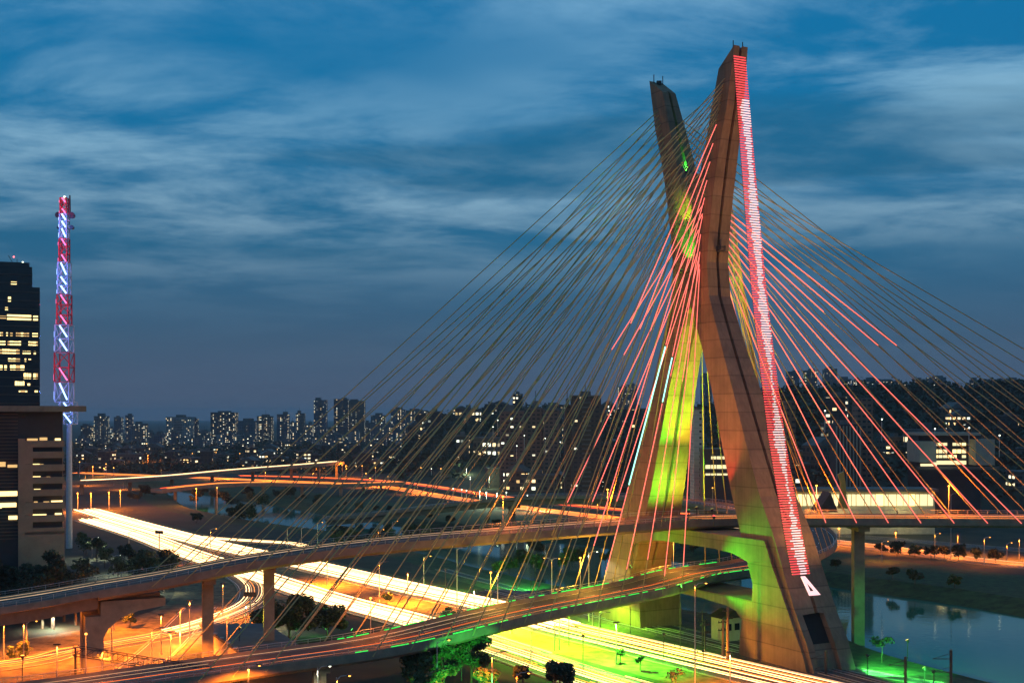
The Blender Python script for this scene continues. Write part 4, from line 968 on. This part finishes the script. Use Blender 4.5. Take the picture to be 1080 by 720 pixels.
near_l = [(4,656,696,'slim lamp post at the left edge under the approach span',1,14000),(28,654,693,'lamp post left of the big expansion pier, second from the left edge',1,0),(57,646,664,'yellow-green lit lamp just under the approach girder',1,9000),
 (120,585,607,'white lamp post among the dark trees behind the upper deck',1,6000),(97,566,590,'greenish-white lamp among the pale trees at the edge of the traffic',1,8000),(160,606,626,'white lamp at the park edge just above the upper deck',1,5000),(118,652,700,'lamp post tight beside the expansion pier',0,0),(160,662,702,'dark lamp post on the ramp road between expansion pier and lower deck',0,12000),(190,640,680,'lamp post beside the second round pier on the ramp',0,15000),
 (136,560,582,'thin lamp post in the middle of the bright traffic, first from the left',0,0),(183,572,598,'thin lamp post between the two bright carriageways',0,9000),(214,573,592,'thin lamp post at the end of the bright wedge of traffic',0,0),(222,557,583,'orange lit lamp above the bright traffic before the river',1,5000),
 (259,635,668,'white lamp post standing on the ramp behind the flat-roofed shed',0,13000),(278,650,672,'short lamp post at the corner of the flat-roofed shed',0,0),(303,556,578,'tall lamp post on the river side near the tip of the traffic',0,0),(318,556,577,'short lamp post just right of the traffic tip',0,0),(335,550,576,'tallest lamp post between river and upper deck, left part',1,0),
 (399,558,580,'orange lamp post standing at the near river edge',1,3500),(414,549,566,'orange lamp post on the far side of the river patch',1,0),(400,592,635,'thin pole standing on the orange median',0,9000),(447,586,618,'lamp post on the grass verge above the far carriageway, left one',1,3000),(482,577,641,'tallest lamp post on the grass verge above the far carriageway',0,0),
 (525,602,640,'lamp post on the verge just above the green deck lights',0,3000),(560,663,700,'thin dark pole in the yellow-green median, left one',0,0),(582,588,642,'tall twin-arm lamp post in front of the dark river left of the far leg',1,5000),(585,655,686,'thin dark pole in the yellow-green median, right one',0,0),
 (461,674,745,'yellow-lit pole rising through the grove under the deck',1,0),(519,688,750,'orange-lit pole at the right of the grove',0,12000),(621,581,655,'bright white lamp left of the far leg just below the upper deck',1,2500),(632,645,672,'short lamp post under the lower deck near the far leg',0,0),
 (733,614,722,'very tall lamp post in the foreground with a glowing yellow head',1,6000),(98,640,700,'lamp post hidden beside the expansion pier',0,0),(545,708,760,'lamp post with a reddish-white globe among the small dark trees at the bottom',1,3000),(683,525,560,'short lamp post on the upper deck in front of the far leg',1,2500),
 (1003,520,590,'thin lamp post rising behind the right-hand deck',0,0),(986,562,588,'lamp post under the right-hand deck by the orange road',1,9000),(930,570,592,'short lamp post under the right-hand deck, nearer the pier',1,9000),(1062,572,592,'lamp post at the right edge of the orange road',1,9000),(1038,566,596,'lamp post whose orange light glints in the river',1,9000),(262,700,760,'bright orange lamp glowing under the lower deck at the bottom left',1,24000),
 (355,712,770,'yellow lamp under the lower deck at the bottom',1,14000),(335,702,752,'greenish-white lamp on the wall under the lower deck',1,6000)]
for (x, yt, yb, lab, l_, pw) in near_l:
    wt = any(w in lab for w in ('white', 'green')) and 'reddish' not in lab
    lamp(x, yt, yb, lab, lit=bool(l_), power=pw, col=(.95, 1, .75) if wt else SOD, arms=2 if 'twin' in lab else 1)
# wooden power poles by the railway, catenary masts
def power_pole(x, yt, yb, label, wood=True):
    p = Gp(x, yb); h = (yb-yt)*p.y/F; e = empty('power_pole', p, R(25), label=label, cat='pole', group='power poles by the railway')
    b = MB(); b.tube((0,0,-.5), (0,0,h), .38 if wood else .22, .26 if wood else .16, 8); b.build('post', M['wood' if wood else 'dark_metal'], e)
    for zz in (h-.9, h-2.6):
        b = MB(); b.cbox((0,0,zz), (2.6,.18,.2)); c_ = b.build('crossarm', M['dark_metal'], e)
        for xx in (-1.1,-.4,.4,1.1): q = MB(); q.tube((xx,0,zz+.2), (xx,0,zz+.5), .09, n=6); q.build('insulator', M['dark_metal'], c_)
    return p, h
a_ = power_pole(741, 643, 682, 'thin steel power pole left of the two thick orange-lit posts', False)
b_ = power_pole(743.5, 655, 692, 'short post next to the thin steel power pole', False)
c_ = power_pole(762.5, 652, 696, 'short thick orange-lit wooden pole'); d_ = power_pole(767.5, 640, 699, 'tallest thick orange-lit wooden pole by the railway'); 
def catenary(x, yt, yb, label):
    p = Gp(x, yb); h = (yb-yt)*p.y/F; e = empty('catenary_mast', p, R(60), label=label, cat='mast', group='catenary masts')
    b = MB(); b.box(-.22,.22,-.22,.22,-.5,h); b.build('post', M['dark_metal'], e)
    for zz in (h-1.6, h-4): b = MB(); b.tube((0,0,zz), (0,3.2,zz-.3), .07, n=5); b.tube((0,0,zz+1), (0,3.2,zz-.3), .04, n=4); b.build('bracket', M['dark_metal'], e)
catenary(871, 686, 712, 'thin dark catenary mast just left of the leg base door'); catenary(955, 692, 738, 'dark catenary mast at the bottom, left one of the right-hand two'); catenary(1003, 685, 752, 'tall dark catenary mast at the bottom right with side brackets')
# truss footbridge/gantry crossing at the bottom left
e0 = Pd(105, 690, 232); e = empty('sign_gantry', (e0.x, e0.y, 0), R(-18), label='dark steel lattice gantry crossing in front of the lower deck at the bottom left', cat='gantry')
b = MB(); n_ = 16; L_ = 36.0
for j in range(n_):
    x0 = L_*j/n_-6; x1 = L_*(j+1)/n_-6; z0 = 9.6-j*.18; z1 = 9.6-(j+1)*.18
    for yy in (0, 1.4):
        b.tube((x0,yy,z0), (x1,yy,z1), .09, n=4); b.tube((x0,yy,z0-1.7), (x1,yy,z1-1.7), .09, n=4); b.tube((x0,yy,z0-1.7), (x1,yy,z1), .06, n=4); b.tube((x0,yy,z0-1.7), (x0,yy,z0), .06, n=4)
b.build('truss', M['dark_metal'], e)
for x in (-6, 30): b = MB(); b.tube((x,.7,-1), (x,.7,9.4 if x < 0 else 6.4), .22, n=6); b.build('post', M['dark_metal'], e)
# overhead sign gantries on the highway
for x, yt, yb, w_, lab in ((168,560,588,9,'dark overhead sign standing between the two bright carriageways'),(264,625,655,14,'dark sign board on a post beside the near carriageway by the dark tree')):
    p = Gp(x, yb); h = (yb-yt)*p.y/F; k_ = p.y/F; e = empty('road_sign', p, R(-10), label=lab, cat='road sign', group='overhead road signs')
    b = MB(); b.tube((0,0,-.4), (0,0,h), .2, n=6); b.tube((0,0,h-.8), (w_*k_*.5,0,h-.8), .1, n=5); b.build('post', M['metal'], e)
    b = MB(); b.box(-w_*k_*.5, w_*k_*.5, -.25, -.12, h-.9, h+.3); b.build('sign_board', M['dark_metal'], e)
# far lamps: dots of light among the districts
far_rows = [([(203,478),(228,477),(253,478),(156,480),(112,489),(84,487),(98,492),(120,493)], 14, 'sodium lamp glowing in the trees left of the far bridge', 'lamps beyond the far bridge', 1),
 ([(82,520),(96,520),(115,519),(127,517),(207,515),(229,514),(279,494),(340,488),(361,490),(365,491),(382,491),(396,493),(409,502),(444,493),(465,494),(386,499)], 10, 'sodium lamp beside the far marginal road', 'lamps along the far road', 1),
 ([(455,494),(484,492),(492,494),(496,503),(529,492),(516,502),(525,499),(496,505),(478,515),(487,516),(492,517),(506,518),(513,519),(524,520),(534,519),(556,522)], 9, 'cool greenish lamp at the foot of the left hill', 'greenish lamps under the left hill', 0),
 ([(986,452),(1022,451),(870,433),(930,442),(1054,459),(1029,516),(1023,520),(1000,500),(868,503),(812,518),(1058,478),(1034,482)], 8, 'white lamp on the dark slope around the exhibition hall', 'white lamps on the right-hand slope', 0),
 ([(553,459),(525,443),(520,450),(575,462),(578,481),(591,466),(545,470),(562,485)], 8, 'white lamp on the hillside of the brown blocks', 'lamps by the brown blocks', 0)]
for pts, hh, lab, grp, sod in far_rows:
    for x, y in pts:
        d = min(1500, max(560, (H-hh)*F/max(25, y-YH))) if y > 470 else (620 if x > 800 else 880)
        z = H-(y-YH)*d/F
        e = empty('street_lamp', ((x-540)*d/F, d, z-8), 0, label=lab, cat='street lamp', group=grp)
        b = MB(); b.tube((0,0,-8 if z < 20 else -3), (0,0,8), .2, n=5); b.build('pole', M['metal'], e)
        b = MB(); b.ball((0,-.3,8), .42 if sod else .38, 7, 5); b.build('bulb', M['e_lamp' if sod else 'e_lampw'], e)
        if (x*7+int(y)) % 2 == 0 and x < 800: point_light('lamp_light', e.location+Vector((0,-7,7)), (0 if 'brown' in lab else 30000 if sod else 9000), SOD if sod else (.8,1,.6), e, .6)
# bulbless masts added to throw sodium and green glow on the roads
def glow(x, y, z, pw, col, lab, grp='tall lamp masts by the roads', kind='lamp_mast'):
    p = Gp(x, y); e = empty(kind, p, 0, label=lab, cat='lamp mast', group=grp)
    b = MB(); b.tube((0,0,-.3), (0,0,z), .16, .1, 6); b.build('pole', M['metal'], e)
    b = MB(); b.box(-.7,.7,-.25,.25,z,z+.2); b.build('lamp_head', M['dark_metal'], e)
    point_light('lamp_light', p+Vector((0,0,z-.4)), pw, col, e, .5, 152, p+Vector((0,0,-5)), .35)
for i, (x, y, pw) in enumerate(((885,576,50000),(945,581,50000),(1010,585,50000),(1075,590,50000),(700,553,30000),(630,547,30000),(560,540,40000),(500,532,40000),(440,521,50000),(390,514,50000),(330,508,50000),(280,508,50000),(230,506,50000),(170,503,50000),(110,502,50000),(90,512,40000),(130,516,40000))):
    glow(x, y, 8, pw, SOD, 'slim lamp mast lighting the orange far-bank road', 'lamp masts of the far-bank road')
for (x, y, pw, c_, lab) in ((345,617,150000,SOD,'slim lamp mast on the orange median near the upper deck'),(430,637,160000,SOD,'slim lamp mast on the orange median, middle of three'),(500,658,120000,(1,.6,.15),'slim lamp mast on the median just above the green deck lights'),
    (590,685,150000,(.36,1,.02),'slim mast in the yellow-green median under the lower deck'),(650,700,170000,(.12,1,.03),'slim mast by the green patch of median'),(540,668,90000,(.6,1,.02),'slim mast in the median just under the green deck lights'),(625,662,60000,(.35,1,.03),'slim mast on the grass between highway and railway under the lower deck'),(770,738,120000,SOD,'slim lamp mast by the orange median at the bottom'),
    (170,690,60000,SOD,'slim lamp mast by the ramp near the round pier'),(60,728,45000,SOD,'slim lamp mast left of the ramp'),(25,700,50000,SOD,'slim lamp mast under the approach span at the left edge'),(200,672,45000,SOD,'slim lamp mast between the two round piers'),(90,690,50000,SOD,'slim lamp mast just left of the expansion pier'),(180,712,60000,SOD,'slim lamp mast right of the expansion pier behind the lower deck'),(235,650,60000,SOD,'slim lamp mast inside the ramp curve'),(120,665,60000,SOD,'slim lamp mast behind the expansion pier'),(108,735,40000,SOD,'slim lamp mast at the bottom left in front of the expansion pier')):
    glow(x, y, 9, pw, c_, lab)
fl = 'floodlights under the decks'
flood(Gp(505,790,1.4), Gp(487,722,2), 200000, GREEN, 'green floodlight in front of the grove under the lower deck', 27, blend=.3, group=fl)
flood(Gp(372,664,1.4), Gp(345,645,6), 16000, GREEN, 'green floodlight behind the dark bushy tree', 120, group=fl)
flood(Gp(915,706,1.4)+Vector((0,0,3)), Gp(935,708,0), 60000, GREEN, 'green floodlight over the grass strip by the river', 85, group=fl)
flood(Gp(985,724,1.4)+Vector((0,0,3)), Gp(965,716,0), 60000, GREEN, 'green floodlight at the right end of the riverside grass', 60, group=fl)
flood(Gp(560,604,6), Gp(530,606,1), 40000, GREEN, 'green floodlight on the bank below the upper deck', 110, group=fl)
flood(Gp(800,683,1.2), X(38,-1,3), 5000, GREEN, 'green floodlight at the bottom of the near leg haunch', 110, group=fl)
flood(LO.at(s_at(LO,(-10,250)),0,-6), LO.at(s_at(LO,(10,262)),0,-1), 14000, (1,.5,.12), 'orange floodlight under the lower deck', 140, 'e_lamp', group=fl)
flood(UP.at(s_at(UP,(-60,265)),0,-14), UP.at(s_at(UP,(-50,266)),0,0), 9000, (.6,.6,.03), 'yellow-green floodlight under the upper deck between the round piers', 140, 'e_yel', group=fl)
flood(UP.at(s_at(UP,(-100,250)),0,-11), UP.at(s_at(UP,(-100,250)),0,0), 26000, SOD, 'orange floodlight under the approach span', 150, 'e_lamp', group=fl)
flood(Gp(470,600,8), Gp(455,600,0), 26000, (.35,1,.08), 'green floodlight on the grass between highway and river, left one', 130, group=fl)
flood(Gp(600,650,7), Gp(590,650,0), 16000, (.35,1,.08), 'green floodlight on the grass under the lower deck by the railway', 130, group=fl)
flood(Gp(700,668,6), Gp(712,668,0), 12000, (.35,1,.08), 'green floodlight on the path beside the lower crossbeam', 120, group=fl)
# lamps added along the parapets to wash the two roadways
for j, (p, q, pw, c_) in enumerate(((UP,(0,277),6000,SOD),(UP,(26,289),8000,SOD),(UP,(78,303),14000,SOD),(UP,(110,303),14000,SOD),(UP,(140,302),14000,SOD),(UP,(170,301),12000,SOD),(LO,(20,274),7000,(1,.5,.05)),(LO,(0,257),6000,(1,.5,.05)),(LO,(45,299),7000,(1,.4,.05)),(LO,(62,525),12000,SOD),(LO,(-24,236),4500,SOD),(LO,(-50,228),3000,SOD),(LO,(-72,215),3000,SOD),(LO,(85,480),8000,SOD))):
    d = s_at(p, q); c = p.at(d, -WID+.3, .85); e = empty('deck_lamp', c, label='slim lamp standing on the parapet of the upper deck' if p is UP else 'slim lamp standing on the parapet of the lower deck', cat='street lamp', group='lamps on the upper deck' if p is UP else 'lamps on the lower deck')
    b = MB(); b.tube((0,0,0), (0,0,7), .09, .06, 5); b.build('pole', M['metal'], e); b = MB(); b.tube((0,0,7), (0,.0,7.25), .28, .2, 8); b.build('bulb', M['e_lamp'], e)
    point_light('lamp_light', p.at(d, -WID+2.5, 6.5), pw, c_, e, .3)
# ------------------------------------------------------------------ streams of lights on the roads
def trails(p, name, label, off0, off1, n, m, d0=0, d1=None, z=(.5,.9), r=(.05,.11), step=8, gap=.15, seed=1):
    rnd = random.Random(seed); d1 = p.len if d1 is None else d1; mb = MB(); mats = m if isinstance(m, list) else [m]
    for i in range(n):
        o = off0+(off1-off0)*(i+rnd.uniform(.2,.8))/n; zz = rnd.uniform(*z); rr_ = rnd.uniform(*r); mb.mi = rnd.randrange(len(mats))
        d = d0+rnd.uniform(0, 10); 
        while d < d1-4:
            e_ = min(d1, d+rnd.uniform(60, 260)) if gap else d1; k_ = max(1, int((e_-d)/step)); rings_ = []
            for j in range(k_+1):
                s = d+(e_-d)*j/k_; c = p.at(s, o, zz); t = (p.at(s+1, o, zz)-p.at(s-1, o, zz)).normalized(); nn_ = Vector((t.y,-t.x,0)); rings_.append([c-nn_*rr_, c+nn_*rr_, c+Vector((0,0,rr_*1.4))])
            mb.loft(rings_); d = e_+(rnd.uniform(4, 40) if rnd.random() < gap else .4)
    o = mb.build(name, [M[q] for q in mats]); tag(o, label, 'light streaks', kind='stuff'); return o
trails(A, 'headlight_streaks', 'white headlight streaks on the far carriageway of the highway', -6.8, 6.8, 17, ['e_head','e_head','e_head2','e_amber'], seed=1)
trails(B, 'headlight_streaks', 'white headlight streaks on the near carriageway of the highway', -6.3, 6.3, 15, ['e_head','e_head','e_head2','e_amber'], seed=2)
trails(A, 'headlight_streaks', 'dazzling white headlight streaks where the far carriageway comes out of the distance', -6.9, 6.9, 16, ['e_head'], seed=21, d1=A.len*.72, r=(.12,.2), z=(.45,1.1))
trails(B, 'headlight_streaks', 'dazzling white headlight streaks where the near carriageway comes out of the distance', -6.4, 6.4, 14, ['e_head'], seed=22, d1=B.len*.72, r=(.12,.2), z=(.45,1.1))
trails(Cc, 'headlight_streaks', 'white and amber streaks on the curving ramp', -4.2, 3.2, 8, ['e_head','e_head2','e_amber','e_head2'], seed=3, d1=Cc.len*.62)
trails(Cc, 'amber_streaks', 'faint amber streaks on the lower end of the ramp', -4.2, 3.2, 5, ['e_amber','e_head2'], seed=4, d0=Cc.len*.58)
trails(D, 'headlight_streaks', 'white streaks doubling back at the tip of the merging ramp', -2.4, 2.4, 6, ['e_head'], seed=5, gap=0, step=3)
trails(Fm, 'tail_light_streaks', 'red and amber streaks on the near carriageway of the far-bank road', -7, 7, 14, ['e_tail','e_amber','e_amber'], seed=6, r=(.10,.2), d1=Fm.len*.74)
trails(Fm, 'amber_streaks', 'amber streaks on the far-bank road below the right-hand deck', -6, 6, 6, ['e_amber','e_head2'], seed=16, r=(.04,.08), d0=Fm.len*.74)
trails(Fm2, 'tail_light_streaks', 'red and amber streaks on the distant carriageway of the far-bank road', -5.5, 5.5, 11, ['e_tail','e_amber'], seed=7, r=(.10,.2), d1=Fm2.len*.74)
trails(UP, 'headlight_streaks', 'thin pale streaks along the upper deck', -5.2, -1.5, 3, ['e_head2'], seed=8, r=(.035,.05), d0=0, d1=uC-20)
trails(UP, 'amber_streaks', 'faint amber streaks on the right part of the upper deck', -5, 5, 5, ['e_amber','e_head2'], seed=9, r=(.02,.04), d0=uC-10)
trails(LO, 'tail_light_streaks', 'red streaks along the lower deck', 0.5, 5.5, 3, ['e_tail','e_amber'], seed=10, r=(.015,.03), d0=0, d1=lC+30)
trails(LO, 'headlight_streaks', 'pale streaks along the lower deck', -5.5, -1, 2, ['e_head2'], seed=11, r=(.02,.035), d0=0, d1=lC-60)
# far viaduct with its own streams
far_v = Path([Gp(80,509,9)+Vector((-60,0,0)), Gp(80,508,9), Gp(170,503,9), Gp(240,496.5,11), Gp(318,490.5,13), Gp(345,490,13)+Vector((0,60,0))], 20)
e = empty('far_viaduct', far_v.p[0], label='distant curved viaduct carrying white streams of traffic across the left background', cat='viaduct'); e.location.z = 0
mb = MB(); far_v.sweep(mb, [(-7,0),(-7,-1.8),(7,-1.8),(7,0),(6.9,.9),(6.6,.9),(6.6,.05),(-6.6,.05),(-6.6,.9),(-6.9,.9)], step=20)
mb.v = [tuple(Vector(v)-e.location) for v in mb.v]; mb.build('deck', M['concrete2'], e)
dd = 20
while dd < far_v.len: c = far_v.at(dd)-e.location; mb = MB(); mb.cbox((c.x,c.y,-1), (2.2,2.2,c.z+1-1.81)); mb.build('pier', M['pier'], e); dd += 42
trails(far_v, 'headlight_streaks', 'white streaks along the distant viaduct', -5, 3, 5, ['e_head2','e_head','e_head2'], seed=12, r=(.15,.3), step=20, d0=60)
far_b = Path([Gp(165,517,6), Gp(230,510.5,8), Gp(300,509.5,8), Gp(352,511,8), Gp(420,509,4)], 20)
e = empty('river_bridge', far_b.p[0], label='low distant river bridge with red streams of traffic above the pale water', cat='bridge'); e.location.z = 0
mb = MB(); far_b.sweep(mb, [(-6,0),(-6,-1.6),(6,-1.6),(6,0),(5.9,.9),(5.6,.9),(5.6,.05),(-5.6,.05),(-5.6,.9),(-5.9,.9)], step=20)
mb.v = [tuple(Vector(v)-e.location) for v in mb.v]; mb.build('deck', M['concrete2'], e)
dd = 15
while dd < far_b.len: c = far_b.at(dd)-e.location; mb = MB(); mb.cbox((c.x,c.y,-3.5), (1.8,1.8,c.z+3.5-1.61)); mb.build('pier', M['pier'], e); dd += 32
trails(far_b, 'tail_light_streaks', 'red streaks along the low river bridge', -4, 4, 5, ['e_tail','e_amber'], seed=13, r=(.12,.22), step=20)

# ------------------------------------------------------------------ evening haze
hz = MB(); hz.box(-21000, 21000, -2500, 21000, -8, 175); ho = hz.build('haze', bpy.data.materials.new('haze'))
hm_ = ho.data.materials[0]; hm_.use_nodes = True; t_ = hm_.node_tree; t_.nodes.clear(); vo = t_.nodes.new('ShaderNodeVolumePrincipled'); mo = t_.nodes.new('ShaderNodeOutputMaterial')
vo.inputs['Color'].default_value = (.75, .82, .9, 1); vo.inputs['Density'].default_value = 0.6e-4; vo.inputs['Anisotropy'].default_value = .2; t_.links.new(vo.outputs[0], mo.inputs['Volume'])
tag(ho, kind='stuff')
